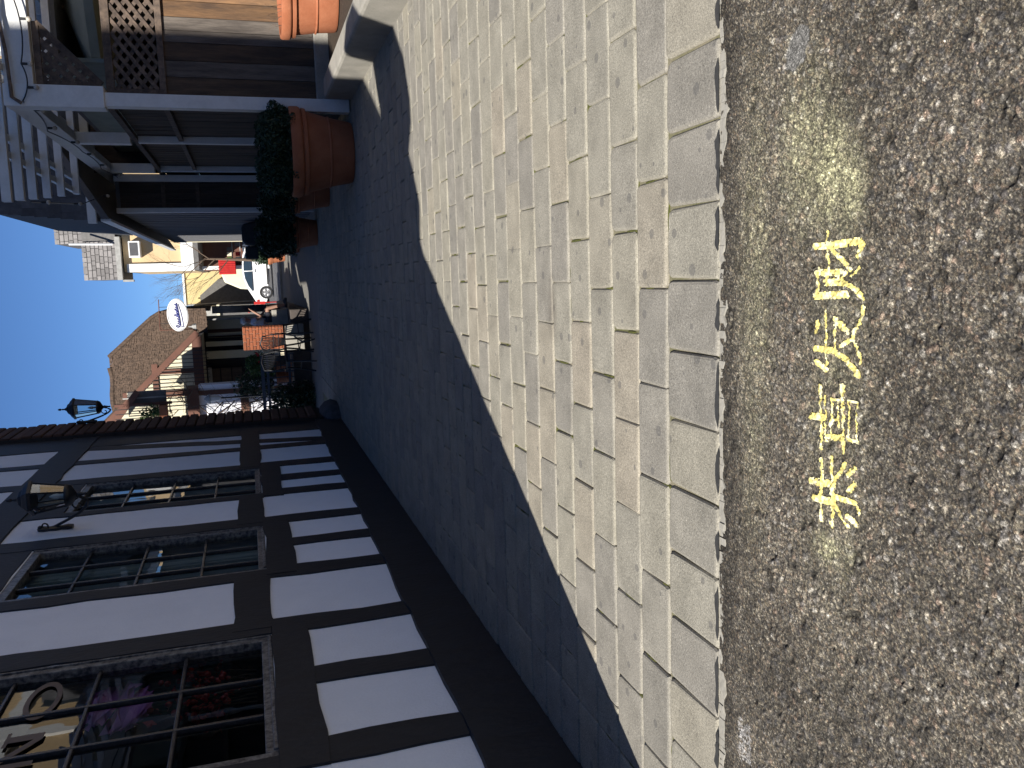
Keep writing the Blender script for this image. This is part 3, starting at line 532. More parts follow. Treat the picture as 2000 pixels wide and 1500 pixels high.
tips = [Vector((max(-2.90, min(-2.74, t.x)), t.y, t.z)) for t in tips if 5.4 < t.y < 6.5 and t.z < 2.35]
for t in tips: bz.ball(t, random.uniform(0.010,0.024), 7, 5)
leaves(lv, [Vector(t)+Vector((0,random.uniform(-.03,.03),random.uniform(-.03,.03))) for t in tips[::2]], 0.045)
tw.v = [(max(-2.92, min(-2.73, a)), b, c) for a, b, c in tw.v]; bz.v = [(min(-2.72, a), b, c) for a, b, c in bz.v]; lv.v = [(min(-2.72, a), b, c) for a, b, c in lv.v]
tag(obj('berries', bz, 'berry', ga, smooth=True), kind='stuff'); tag(obj('leaves', lv, 'berry', ga), kind='stuff'); obj('stem', tw, 'twig', ga)

# ---- brick pilaster at the building's far end
bp_ = thing('brick_pilaster', 'brown brick pilaster at the far end of the half-timbered wall', 'pilaster', (-2.55, 16.8, 0))
obj('core', B(-2.95,-2.535,16.12,17.38,0.3,7.2), 'dmortar', bp_)
z = 0.42
while z < 6.9:
    hgt = 0.165; obj('brick', B(-2.97,-2.50+random.uniform(-0.012,0.012),16.125,17.42+random.uniform(-0.012,0.012),z+0.006,z+hgt-0.008), 'brick', bp_, bevel=0.025, seg=2); z += hgt
bl = MB().lathe(-2.60,16.65,[(0.62,-0.02),(0.64,0.10),(0.56,0.22),(0.36,0.31),(0.12,0.34)], 18, 0.45, 1.2)
bl.v = [(x+0.02*math.sin(yy*23+z*17), yy+0.02*math.sin(x*31+z*11), z) for x, yy, z in bl.v]
M['stone'] = mat('dark_stone', (0.080,0.080,0.088), (0.048,0.048,0.054), scale=9, rough=0.8, bump=0.5, bscale=30)
tag(obj('corner_stone', bl, 'stone', smooth=True), 'dark rounded guard stone at the foot of the brick pilaster', 'stone')

# ---- wall lanterns
def lantern(cx, cy, zt, zb, px, py, pz, label, r=0.165):
    t = thing('wall_lantern', label, 'lantern', (px, py, pz), 'black wall lanterns on scroll brackets')
    H = zt-zb; zr = zt-H*0.30; zl = zb+H*0.24                       # roof rim, glass bottom
    obj('finial', MB().lathe(cx,cy,[(0.004,zt),(0.018,zt-0.02),(0.022,zt-0.045),(0.008,zt-0.065),(0.016,zt-0.085),(0.012,zt-0.11)],10), 'iron', t, smooth=True)
    obj('hood', MB().lathe(cx,cy,[(r*1.14,zr-0.035),(r*1.17,zr),(r*1.02,zr+0.02),(r*0.80,zr+0.055),(r*0.62,zr+0.07),(r*0.5,zr+0.10),(r*0.2,zr+0.125),(0.012,zt-0.105)],6), 'iron', t, bevel=0.004)
    for k in range(6):
        a = 2*math.pi*k/6; obj('corner_bar', MB().bar((cx+r*math.cos(a),cy+r*math.sin(a),zr-0.03),(cx+r*0.66*math.cos(a),cy+r*0.66*math.sin(a),zl),0.016), 'iron', t)
        b = 2*math.pi*(k+1)/6; R0, R1 = r*0.99, r*0.65
        obj('pane', MB().add([(cx+R0*math.cos(a),cy+R0*math.sin(a),zr-0.03),(cx+R0*math.cos(b),cy+R0*math.sin(b),zr-0.03),(cx+R1*math.cos(b),cy+R1*math.sin(b),zl),(cx+R1*math.cos(a),cy+R1*math.sin(a),zl)],[(0,1,2,3)]), 'lglass', t)
    obj('base', MB().lathe(cx,cy,[(r*0.72,zl+0.02),(r*0.74,zl),(r*0.62,zl-0.04),(r*0.3,zl-0.07),(0.022,zl-0.09),(0.03,zl-0.11),(0.012,zb+0.03),(0.016,zb+0.012),(0.004,zb)],12), 'iron', t, smooth=True)
    obj('candle', MB().lathe(cx,cy,[(0.022,zl),(0.022,zl+0.08),(0.03,zl+0.10),(0.024,zl+0.14),(0.004,zl+0.18)],10), 'white', t, smooth=True)
    # S-scroll bracket from the wall plate to under the lantern
    A = Vector((px, py, pz)); Bq = Vector((cx, cy, zl-0.05)); d = Bq-A; pts = []
    for i in range(15):
        s_ = i/14; pts.append((A.x+d.x*s_, A.y+d.y*s_, A.z+0.10+(zb+0.0-A.z-0.10)*math.sin(s_*math.pi*0.62)*1.0+(0.10 if s_ > 0.8 else 0)*((s_-0.8)/0.2)))
    arm = MB().tube(pts, 0.016, 8); sc = []
    for i in range(16):
        a = i*0.42; rr = 0.075*(1-i/18); sc.append((cx-d.x*0.30+rr*math.cos(a)*0.9, cy-d.y*0.30, zb+0.10+rr*math.sin(a)))
    arm.tube(sc, 0.009, 6); sc = []
    for i in range(14):
        a = 3.1+i*0.42; rr = 0.05*(1-i/17); sc.append((A.x+d.x*0.14+rr*math.cos(a), A.y+d.y*0.14, A.z+0.11+rr*math.sin(a)))
    arm.tube(sc, 0.009, 6).ball((A.x+d.x*0.1, A.y+d.y*0.1, A.z+0.15), 0.026)
    obj('bracket', arm, 'iron', t, smooth=True)
    obj('wall_plate', MB().lathe(0,0,[(0.045,-0.17),(0.060,-0.12),(0.046,-0.06),(0.058,0.0),(0.046,0.06),(0.060,0.12),(0.045,0.17),(0.01,0.185)],10,0.5,1.0), 'iron', t, smooth=True).location = Vector((0.0,0.0,0.0))
    t.children[-1].location = (0.02, 0, 0)
lantern(-2.20, 9.93, 4.08, 3.30, -2.60, 10.07, 3.66, 'black iron wall lantern between the middle and far windows')
lantern(-2.24, 17.45, 5.02, 4.12, -2.50, 17.30, 4.52, 'black iron lantern against the sky on the brick pilaster', 0.175)

# ================================================================== RIGHT: planter wall, fence, pergola
lw = MB().box(2.40,2.68,4.0,12.0,-0.05,0.36)
tag(obj('planter_wall', lw, 'concrete', bevel=0.035, seg=2), 'low pale concrete planter wall along the right of the alley', 'low wall')
tag(obj('planter_soil', B(2.66,6.0,4.0,12.25,-0.05,0.24), 'soil'), kind='structure')
def pot(name, cx, cy, z0, rt, rb, h, label, group=None, m='terra', n=40):
    t = thing(name, label, 'plant pot', (cx, cy, z0), group)
    z = lambda q: z0+h*q
    obj('body', MB().lathe(cx,cy,[(rb*0.9,z(0)),(rb,z(0.01)),(rb*1.03,z(0.05)),(rb+(rt*0.9-rb)*0.42,z(0.36)),(rb+(rt*0.9-rb)*0.45+0.012,z(0.37)),(rb+(rt*0.9-rb)*0.47+0.012,z(0.385)),(rb+(rt*0.9-rb)*0.48,z(0.40)),(rt*0.90,z(0.74))],n), m, t, smooth=True)
    obj('rim', MB().lathe(cx,cy,[(rt*0.90,z(0.735)),(rt*0.955,z(0.745)),(rt*0.965,z(0.80)),(rt*0.93,z(0.815)),(rt*0.98,z(0.83)),(rt*1.0,z(0.86)),(rt,z(0.97)),(rt*0.985,z(1.0)),(rt*0.90,z(1.0)),(rt*0.88,z(0.93))],n), m, t, smooth=True)
    obj('soil', MB().lathe(cx,cy,[(rt*0.885,z(0.925)),(rt*0.4,z(0.94)),(0.01,z(0.945))],n), 'soil', t)
    return t
pot('terracotta_pot', 3.47, 11.05, 0.245, 0.56, 0.44, 0.67, 'sunlit orange terracotta pot in the planter by the wooden fence')
dp = thing('dry_plant', 'sparse dry twigs growing in the sunlit terracotta pot', 'plant', (3.4, 11.05, 0.86))
for k in range(10):
    tw = MB(); branch(tw, (3.37+random.uniform(-.3,.3), 11.0+random.uniform(-.25,.25), 0.86), (random.uniform(-.5,.5),random.uniform(-.5,.5),1), 0.13, 0.004, 2, 4, 0.8, 0); obj('twig', tw, 'twig', dp)
def hedge(cx, cy, z0, z1, rx, ry, n, size, label, m='leafd', flat=0.75, group=None):
    t = thing('shrub', label, 'shrub', (cx, cy, z0), group); mb = MB(); pts = []
    while len(pts) < n:
        a = random.uniform(0, 6.283); r = random.random()**0.35; q = random.random()
        lump = 1+0.10*math.sin(a*5+q*4)+0.07*math.sin(a*11)
        zz = z0+(z1-z0)*q*(1+0.10*math.sin(a*4)+0.08*math.sin(a*9+1)); k = 1-max(0, q-flat)/(1-flat)*0.35
        pts.append((cx+rx*r*lump*k*math.cos(a), cy+ry*r*lump*k*math.sin(a), zz))
    leaves(mb, pts, size); obj('foliage', mb, m, t)
    st = MB()
    for k in range(7): branch(st, (cx+random.uniform(-.2,.2)*rx, cy+random.uniform(-.2,.2)*ry, z0-0.1), (random.uniform(-.6,.6),random.uniform(-.6,.6),1), (z1-z0)*0.55, 0.012, 2, 4, 0.7)
    obj('stem', st, 'twig', t); return t
pot('terracotta_pot', 1.74, 12.25, 0.0, 0.60, 0.40, 0.83, 'huge shaded terracotta pot at the alley corner with a clipped shrub')
hedge(1.76, 12.3, 0.76, 1.22, 0.60, 0.60, 15000, 0.026, 'dark clipped shrub filling the huge terracotta pot')
# fence facing the street: boards, lattice, frame
YF = 12.30
ww = thing('wooden_fence', 'weathered board fence with lattice panel on top beside the white post', 'fence', (3.4, YF, 0))
x = 2.47; bw = [0.22,0.21,0.23,0.15,0.17,0.20,0.18,0.2,0.2,0.2,0.2,0.2,0.2]
for i, wd in enumerate(bw):
    obj('board', B(x+0.003,x+wd-0.003,YF+0.02+random.uniform(0,0.012),YF+0.05+random.uniform(0,0.01),0.43+random.uniform(-.01,.01),2.36), ('wood_shade_dark','wood_shade_grey','wood_shade_dark','wood_shade_grey','wood_shade_grey','wood','wood')[min(i,6)], ww, bevel=0.004); x += wd  # shaded boards take the grey and dark copies, sunlit ones the brown
XE = x
for a, b, z0, z1, w_ in ((2.46,XE,2.34,2.42,0),(2.46,XE,2.96,3.06,0)): obj('lattice_rail', B(a,b,YF-0.01,YF+0.05,z0,z1), 'latt', ww, bevel=0.004)
for a in (2.46, 4.3): obj('lattice_stile', B(a,a+0.06,YF-0.008,YF+0.048,2.42,2.96), 'latt', ww, bevel=0.004)
zb0, zt0 = 2.42, 2.96
def clipseg(x0, z0, x1, z1, xa, xb, za, zb):
    t0, t1 = 0.0, 1.0; dx, dz = x1-x0, z1-z0
    for p, q in ((-dx,x0-xa),(dx,xb-x0),(-dz,z0-za),(dz,zb-z0)):
        if abs(p) < 1e-9:
            if q < 0: return None
        else:
            r = q/p
            if p < 0: t0 = max(t0, r)
            else: t1 = min(t1, r)
    return None if t0 >= t1 else (x0+dx*t0, z0+dz*t0, x0+dx*t1, z0+dz*t1)
for lay, sg in ((0,1),(1,-1)):
    c = 1.0
    while c < 6.0:
        s_ = clipseg(c, zb0-0.6 if sg > 0 else zt0+0.6, c+1.8, (zb0-0.6+1.35) if sg > 0 else (zt0+0.6-1.35), 2.52, XE, zb0, zt0)
        if s_: obj('lattice_slat', MB().bar((s_[0],YF+0.012+lay*0.014,s_[1]),(s_[2],YF+0.012+lay*0.014,s_[3]),0.012,0.048,up=(0,0,1)), 'latt', ww)
        c += 0.172
obj('footing', B(2.45,6.0,YF-0.06,YF+0.16,0.0,0.43), 'concrete', ww, bevel=0.012)
# triangular lattice brace in the corner of the opening above
tb = thing('corner_bracket', 'triangular lattice bracket in the corner under the white beam', 'bracket', (2.55, YF, 3.4))
obj('frame_side', B(2.53,2.59,YF,YF+0.05,3.12,3.84), 'latt', tb); obj('frame_top', B(2.53,3.30,YF-0.002,YF+0.052,3.78,3.86), 'latt', tb); obj('frame_diagonal', MB().bar((2.58,YF+0.025,3.10),(3.30,YF+0.025,3.80),0.05,0.035), 'latt', tb)
for lay, sg in ((0,1),(1,-1)):
    for c in np.arange(1.6, 4.2, 0.15):
        x0, z0, x1, z1 = c, 2.9, c+1.0*sg, 3.9
        s_ = clipseg(x0, z0, x1, z1, 2.59, 3.25, 3.1, 3.78)
        if s_:                                                      # keep only above the diagonal
            f = lambda X, Zv: Zv-(3.10+(X-2.58)*0.972)
            pts = [(s_[0]+(s_[2]-s_[0])*i/20, s_[1]+(s_[3]-s_[1])*i/20) for i in range(21)]; pts = [p for p in pts if f(*p) > 0.0]
            if len(pts) > 2: obj('lattice_slat', MB().bar((pts[0][0],YF+0.015+lay*0.014,pts[0][1]),(pts[-1][0],YF+0.015+lay*0.014,pts[-1][1]),0.012,0.07), 'latt', tb)
# white pergola
pg = thing('pergola', 'white timber pergola with rafter tails and infilled side wall on the right', 'pergola', (2.4, 16, 0))
obj('post', B(2.28,2.45,12.22,12.40,0.0,3.10), 'white', pg, bevel=0.006); obj('post_cap', B(2.25,2.52,12.19,12.46,3.08,4.22), 'white', pg, bevel=0.012)
obj('beam', B(2.52,6.2,12.24,12.40,3.88,4.16), 'white', pg, bevel=0.006)
obj('beam', B(2.285,2.43,12.46,29.0,3.93,4.24), 'white', pg, bevel=0.006)
for yy in (15.2, 18.9, 22.0):
    obj('post', B(2.27,2.38,yy-0.05,yy+0.06,0.0,3.02), 'white', pg, bevel=0.005); obj('post_cap', B(2.25,2.42,yy-0.10,yy+0.12,3.13,3.93), 'white', pg, bevel=0.01)
for z0, z1 in ((3.02,3.10),(2.34,2.41),(0.55,0.62)): obj('rail', B(2.30,2.37,12.41,22.2,z0,z1), 'latt' if z0 > 1 else 'white', pg)
yy = 12.45
while yy < 22.0:
    obj('wall_board', B(2.375+random.uniform(0,0.008),2.40,yy+0.003,yy+0.095,0.05,2.34), 'corr', pg); obj('wall_board', B(2.378+random.uniform(0,0.01),2.41,yy+0.004,yy+0.094,2.41,3.02), 'corr', pg); yy += 0.1
for y0, y1 in ((12.6,15.1),(15.35,18.8),(19.05,21.9)): obj('opening_backing', B(2.9,2.95,y0,y1,3.1,3.95), 'canvas', pg)
RT = [(1.12,12.59),(1.20,13.29),(1.29,14.08),(1.40,15.06),(1.53,16.16),(1.70,17.56)]
for i, (tx, ty) in enumerate(RT): obj('rafter', MB().bar((tx,ty,4.38),(5.1,ty+0.1,4.38),0.10,0.115), 'white', pg, bevel=0.006)
for xx in (1.75, 1.98): obj('batten', B(xx,xx+0.09,12.4,18.2,4.44,4.50), 'white', pg)
obj('batten', B(2.9,3.0,12.4,22.0,4.44,4.50), 'white', pg)
obj('meter_box', B(2.05,2.28,20.2,21.6,2.75,3.75), 'white', pg, bevel=0.02); obj('back_wall', B(2.45,5.2,20.6,20.7,0,4.5), 'corr', pg)
# far siding wall of the same side
sw = thing('shed_wall', 'grey board and batten shed wall beyond the pergola', 'shed', (2.0, 26, 0))
for z0, z1 in ((0.1,2.34),(2.42,3.02),(3.10,3.9)):
    for k in range(6): obj('front_board', B(1.60+k*0.1,1.695+k*0.1,19.55,19.59,z0,z1), 'corr', sw)
for z0, z1 in ((2.34,2.42),(3.02,3.10)): obj('front_rail', B(1.6,2.2,19.53,19.56,z0,z1), 'latt', sw)
obj('front_post', B(2.14,2.27,19.42,19.56,0,3.98), 'white', sw, bevel=0.006); obj('front_corner', B(1.50,1.60,19.46,19.58,0,3.98), 'white', sw, bevel=0.006)
yy = 19.6
obj('backing', B(1.58,2.2,19.6,33.6,0,3.98), 'siding', sw)
while yy < 33.6: obj('board', B(1.54,1.578,yy+0.012,min(yy+0.60,33.6),0.02,3.97), 'siding', sw); obj('batten', B(1.525,1.54,yy-0.025,yy+0.025,0.02,3.97), 'siding', sw); yy += 0.61
obj('roof', MB().prism([(1.30,18.4,3.98),(1.30,34.4,3.98),(3.8,34.4,5.4),(3.8,18.4,5.4)], (0,0,0.14)), 'shingle', sw); obj('fascia', B(1.26,1.31,18.4,34.4,3.96,4.14), 'white', sw); obj('corner_board', B(1.52,1.66,33.6,33.72,0.0,3.97), 'cream', sw)
# mansard over the pergola end, its shingles coloured darker for shade
ms = thing('shingle_mansard', 'dark shingled mansard above the pergola end against the sky', 'roof', (2.2, 24, 5))
for r in range(7):
    z0 = 5.0+r*0.29; yb = 22.6+r*0.06; x0 = 1.58+0.03*r; k = 0
    xx = x0+random.uniform(-0.1,0)
    while xx < 5.5:
        wd = random.uniform(0.22,0.36); xs = max(xx, x0)
        obj('shingle', MB().prism([(xs+0.006,yb-0.025,z0),(xx+wd,yb-0.025,z0),(xx+wd,yb+0.045,z0+0.33),(xs+0.006,yb+0.045,z0+0.33)], (0,0.02,0)), 'shingle_shade', ms); xx += wd
obj('side', MB().prism([(1.60,22.7,4.9),(1.60,30,4.9),(1.78,30,7.05),(1.78,23.05,7.05)], (0.1,0,0)), 'shingle_shade', ms); obj('core', MB().prism([(1.7,22.72,4.9),(5.5,22.72,4.9),(5.5,23.15,7.04),(1.85,23.15,7.04)], (0,5,0)), 'grey', ms); obj('fascia', B(1.50,5.5,22.45,22.62,4.82,5.0), 'white', ms)
# buff upper storey seen over the pergola and in the window glass
cb = thing('buff_building', 'buff stucco upper storey with white trim behind the pergola', 'building', (7, 20, 0))
obj('wall', B(5.2,12,13.0,33.0,0.0,8.7), 'buff', cb); obj('trim', B(5.11,5.21,13.0,33.0,7.35,7.65), 'white', cb); obj('trim', B(5.12,5.21,13.0,33.0,4.75,5.15), 'white', cb)
for yy in (13.0,18.6,19.6,21.5,25.0): obj('corner_board', B(5.10,5.3,yy,yy+0.4,0.0,8.7), 'white', cb)
for yy in (15.5,22.6): obj('window', B(5.16,5.22,yy,yy+1.2,5.6,7.0), 'carg', cb)
rr = MB().prism([(4.9,12.6,8.7),(4.9,33.4,8.7),(8.2,33.4,9.2),(8.2,12.6,9.2)], (0,0,0.2)); obj('roof', rr, 'shingle', cb)
obj('ceiling', B(2.9,6.1,14.5,22.0,3.95,4.02), 'grey', pg)
# grey patio umbrella under the pergola
um = thing('patio_umbrella', 'grey green canvas umbrella half seen through the pergola opening', 'umbrella', (4.4, 15, 0))
obj('canopy', MB().lathe(4.3,15.2,[(1.35,3.35),(1.33,3.48),(0.7,3.72),(0.03,3.92)],8), 'canvas', um); obj('pole', MB().tube([(4.3,15.2,0),(4.3,15.2,3.95)],0.03,8), 'latt', um)
# string lights along the beam
sl = thing('string_lights', 'black string of bulbs draped along the pergola beam', 'string lights', (2.25, 16, 4))
def drape(pts, n, sag):
    out = []
    for a, b in zip(pts[:-1], pts[1:]):
        for i in range(n): t = i/n; p = Vector(a).lerp(Vector(b), t); p.z -= sag*4*t*(1-t); out.append(p)
    return out+[Vector(pts[-1])]
sp = drape([(3.6,12.16,4.02),(2.75,12.16,3.98),(2.3,12.15,4.0),(2.24,14.0,4.1),(2.24,16.0,3.98),(2.23,18.2,4.02),(2.20,20.5,3.9),(1.5,17.4,4.3),(1.2,13.5,4.3)], 8, 0.06)
obj('cable', MB().tube(sp, 0.009, 5), 'iron', sl)
for p in sp[3::5]: obj('socket', MB().lathe(p.x,p.y,[(0.016,p.z-0.07),(0.018,p.z-0.01),(0.008,p.z)],8), 'iron', sl); obj('bulb', MB().ball((p.x,p.y,p.z-0.10),0.032), 'bulb', sl, smooth=True)
tag(obj('conduit', MB().tube([(5.0,12.2,4.20),(3.3,12.18,4.19),(2.9,12.17,4.14),(2.35,12.16,4.12),(2.28,12.16,4.02)],0.022,8), 'latt', smooth=True), 'brown conduit clipped along the top of the white beam', 'conduit')
tag(obj('round_dish', MB().lathe(1.94,21.9,[(0.02,3.86),(0.17,3.88),(0.20,4.0),(0.17,4.14),(0.02,4.17)],20,1,0.35), 'ring', smooth=True), 'lilac round disc fixed under the eave by the shed wall', 'disc')
# row of pots and covered box along the shed
pot('terracotta_pot', 1.62, 15.9, 0.0, 0.44, 0.30, 0.70, 'shaded terracotta pot half hidden behind the huge pot', None, 'terra', 28)
hedge(1.60, 15.9, 0.62, 1.16, 0.52, 0.52, 7000, 0.034, 'dark shrub half hidden behind the clipped shrub in the huge pot')
for (cx, cy, rt, h, z0, lb) in ((1.02,19.0,0.36,0.50,0.0,'dark square-shouldered pot just behind the huge terracotta pot'),(1.08,24.6,0.40,0.52,0.07,'brown pot in the middle of the row along the shed'),(1.02,31.4,0.42,0.58,0.18,'farthest terracotta pot of the row, its rim catching the sun')):
    pot('terracotta_pot', cx, cy, z0, rt, rt*0.72, h, lb, None, 'terra', 24)
for (cx, cy, z0, z1, rx, n, lb) in ((1.04,19.0,0.46,1.18,0.46,5000,'dark bushy shrub in the pot behind the clipped one'),(1.08,24.7,0.52,1.12,0.44,4000,'dark low shrub in the middle pot of the row'),(1.04,31.5,0.70,1.22,0.42,3000,'far green shrub at the end of the pot row')):
    hedge(cx, cy, z0, z1, rx, rx, n, 0.045, lb)
bx = thing('covered_grill', 'dark vinyl covered barbecue standing among the potted shrubs', 'grill', (1.1, 23, 0.1))
cv = MB().prism([(0.92,22.4,0.10),(1.46,22.4,0.10),(1.50,22.4,1.20),(1.45,22.4,1.50),(1.35,22.4,1.56),(1.05,22.4,1.56),(0.95,22.4,1.50),(0.90,22.4,1.20)], (0,0.7,0)); obj('cover', cv, 'cover', bx, bevel=0.04, seg=3)
obj('side_shelf', B(0.58,0.90,22.5,23.0,1.18,1.50), 'cover', bx, bevel=0.03); obj('hem', B(0.88,1.51,22.38,23.12,1.15,1.19), 'cover', bx)
fl = MB(); leaves(fl, [(1.0+random.uniform(-.1,.1),24.2+random.uniform(-.05,.05),1.02+random.uniform(-.08,.1)) for _ in range(60)], 0.03); tag(obj('white_flowers', fl, 'white'), 'small white flowers in the middle pot of the row', 'flowers')

# ================================================================== FAR END
# raised terrace on the left
M['terr'] = mat('terrace_tile', (0.085,0.07,0.06), (0.06,0.05,0.045), scale=4, rough=0.8, bump=0.3, bscale=40)
tag(obj('terrace', B(-9,-0.72,22.75,33.5,-0.1,0.50), 'terr', bevel=0.02), kind='structure')
tag(obj('terrace_bench', B(-1.6,-0.75,24.0,24.45,0.50,0.93), 'concrete', bevel=0.02), 'low pale seat wall on the terrace under the seated person', 'seat wall')
# brick pier
bpz = thing('brick_pier', 'orange brick pier on a pale base catching the sun', 'pier', (-1.4, 22.6, 0.3))
obj('base', B(-1.74,-1.09,22.42,23.05,0.2,0.66), 'concrete', bpz, bevel=0.015); obj('core', B(-1.69,-1.13,22.49,22.99,0.66,1.70), 'mortar', bpz)
z = 0.67; r = 0
while z < 1.70:
    x = -1.70; first = 0.10 if r % 2 else 0.205
    while x < -1.12:
        wd = min(first if x == -1.70 else 0.205, -1.12-x); obj('brick', B(x+0.006,x+wd-0.006,22.47,22.60,z+0.006,z+0.074), 'obrick', bpz, bevel=0.004); x += wd
    obj('brick', B(-1.13,-1.105,22.50,22.98,z+0.006,z+0.074), 'obrick', bpz); z += 0.0795; r += 1
# cafe chairs, tall and thin-legged
def chair(cx, cy, rot, label):
    t = thing('metal_chair', label, 'chair', (cx, cy, 0.02), 'tall black metal chairs by the pier'); ca, sa = math.cos(rot), math.sin(rot)
    P = lambda x, yy, z: (cx+x*ca-yy*sa, cy+x*sa+yy*ca, z)
    obj('seat', MB().prism([P(-.23,-.22,0.70),P(.23,-.22,0.70),P(.24,.20,0.70),P(-.24,.20,0.70)], (0,0,0.035)), 'iron', t)
    for sx in (-1, 1):
        for sy in (-1, 1): obj('leg', MB().tube([P(.21*sx,.19*sy,0.70),P(.23*sx,.22*sy,0.42),P(.29*sx,.30*sy,0.03)],0.021,6), 'iron', t)
    for sx in (-1, 1): obj('stretcher', MB().tube([P(.235*sx,-.23,0.38),P(.235*sx,.23,0.38)],0.014,5), 'iron', t)
    obj('back_frame', MB().tube([P(-.23,.20,0.72),P(-.25,.24,1.0),P(-.22,.27,1.24),P(0,.28,1.30),P(.22,.27,1.24),P(.25,.24,1.0),P(.23,.20,0.72)],0.020,6), 'iron', t)
    for k in range(9): q = (k-4)/4; obj('spindle', MB().tube([P(.10*q,.20,0.73),P(.14*q,.235,1.0),P(.22*q,.275,1.25)],0.011,4), 'iron', t)
    for zz in (0.86, 0.98): obj('crossbar', MB().tube([P(-.24,.215+0.05*(zz-.8),zz),P(0,.235+0.05*(zz-.8),zz),P(.24,.215+0.05*(zz-.8),zz)],0.011,5), 'iron', t)
chair(-1.36, 21.9, 2.6, 'tall black metal chair in front of the brick pier'); chair(-1.80, 21.2, 0.5, 'tall black metal chair left of the pier in shade')
# terrace rail and pots
tr = thing('terrace_railing', 'dark blue terrace rail running back to the brick pilaster', 'railing', (-2.6, 22.7, 0.4))
M['navy'] = mat('navy_rail', (0.05,0.065,0.09), (0.04,0.05,0.07), rough=0.5)
for z0, z1 in ((1.24,1.32),(1.12,1.18),(0.58,0.64)): obj('rail', B(-3.8,-1.85,22.55,22.62,z0,z1), 'navy', tr)
for k in range(14): obj('baluster', B(-3.78+k*0.148,-3.76+k*0.148,22.57,22.60,0.5,1.24), 'navy', tr)
pot('terracotta_pot', -2.18, 23.3, 0.52, 0.14, 0.08, 0.46, 'small tapered terracotta pot on the terrace behind the rail'); pot('terracotta_pot', -2.55, 23.5, 0.52, 0.18, 0.13, 0.40, 'squat shaded terracotta pot on the terrace behind the rail')
hedge(-2.15, 23.3, 0.95, 1.62, 0.30, 0.25, 900, 0.05, 'leafy geranium in the tapered terrace pot', 'leafg'); hedge(-3.2, 22.2, 0.05, 1.05, 0.62, 0.35, 3500, 0.05, 'dark shrub below the terrace rail')
hedge(-2.75, 23.8, 1.0, 1.9, 0.35, 0.3, 1200, 0.05, 'dark tall plant beside the doorway on the terrace')
ge = MB()
for k in range(3): c = (-1.98+random.uniform(-.15,.15), 23.1, 1.42+random.uniform(-.12,.12)); ge.ball(c, 0.035, 7, 5)
tag(obj('red_blooms', ge, 'red', smooth=True), 'red geranium blooms above the tapered terrace pot', 'flowers')

# ---- seated person
def skin(name, joints, edges, m, parent, sub=2, root=0):
    me = bpy.data.meshes.new(name); me.from_pydata([j[0] for j in joints], edges, []); o = bpy.data.objects.new(name, me); C.objects.link(o); me.materials.append(M[m]); place(o, parent)
    o.modifiers.new('skin', 'SKIN'); sv = me.skin_vertices
    if not sv: 
        bm = bmesh.new(); bm.from_mesh(me); bm.verts.layers.skin.verify(); bm.to_mesh(me); bm.free()
    for i, j in enumerate(joints): me.skin_vertices[0].data[i].radius = (j[1], j[2] if len(j) > 2 else j[1]); me.skin_vertices[0].data[i].use_root = (i == root)
    s_ = o.modifiers.new('subsurf', 'SUBSURF'); s_.levels = sub; s_.render_levels = sub
    o.modifiers['skin'].use_smooth_shade = True
    return o
pe = thing('person', 'seated grey-haired person in a grey shirt raising one forearm beside the pier', 'person', (-1.1, 24.2, 0.93))
px_, py_ = -1.13, 24.2
def pt(x, yy, z): return (px_+x, py_+yy, z)
J = [(pt(0,0,1.02),.125,.15),(pt(.03,0,1.18),.115,.14),(pt(.06,0,1.36),.11,.155),(pt(.08,0,1.47),.07,.085),(pt(.10,0,1.53),.052,.055),(pt(.115,0,1.60),.085,.08),(pt(.115,0,1.68),.085,.08)]
E_ = [(0,1),(1,2),(2,3),(3,4),(4,5),(5,6)]
for sy in (-1, 1):
    k = len(J); J += [(pt(.10,.09*sy,1.00),.085),(pt(.42,.13*sy,1.04),.062),(pt(.47,.13*sy,.80),.05),(pt(.49,.13*sy,.585),.04),(pt(.60,.13*sy,.555),.034)]
    E_ += [(0,k),(k,k+1),(k+1,k+2),(k+2,k+3),(k+3,k+4)]
    k = len(J); el = pt(.22,.22*sy,1.20); wr = pt(.35,.16*sy,1.40) if sy < 0 else pt(.36,.14,1.10)
    J += [(pt(.08,.19*sy,1.44),.055),(el,.042),(wr,.027),(tuple(Vector(wr)+ (Vector(wr)-Vector(el)).normalized()*0.07),.030,.020)]; E_ += [(2,k),(k,k+1),(k+1,k+2),(k+2,k+3)]
    hd = (Vector(wr)-Vector(el)).normalized(); pm = Vector(wr)+hd*0.07
    for q, ln in ((-1.2,.065),(-.4,.078),(.4,.074),(1.2,.06)):
        f0 = len(J); J += [(tuple(pm+hd*ln*.55+Vector((0,.017*q,0))),.009),(tuple(pm+hd*ln+Vector((.012,.019*q,0))),.008)]; E_ += [(k+3,f0),(f0,f0+1)]
    f0 = len(J); J += [(tuple(Vector(wr)+hd*0.045+Vector((.02,-.03*sy,0))),.010),(tuple(Vector(wr)+hd*0.08+Vector((.035,-.045*sy,0))),.009)]; E_ += [(k+2,f0),(f0,f0+1)]
skin('body', J, E_, 'skin', pe)
shj = [(pt(0,0,1.00),.14,.165),(pt(.03,0,1.18),.132,.16),(pt(.06,0,1.36),.125,.175),(pt(.08,0,1.46),.085,.105)]; she = [(0,1),(1,2),(2,3)]
for sy in (-1, 1): k = len(shj); shj += [(pt(.08,.19*sy,1.43),.07),(pt(.15,.21*sy,1.31),.062)]; she += [(2,k),(k,k+1)]
skin('shirt', shj, she, 'shirt', pe)
stj = [(pt(0,0,.99),.15,.175)]; ste = []
for sy in (-1, 1): k = len(stj); stj += [(pt(.10,.09*sy,1.00),.105),(pt(.36,.13*sy,1.035),.085)]; ste += [(0,k),(k,k+1)]
skin('shorts', stj, ste, 'shorts', pe)
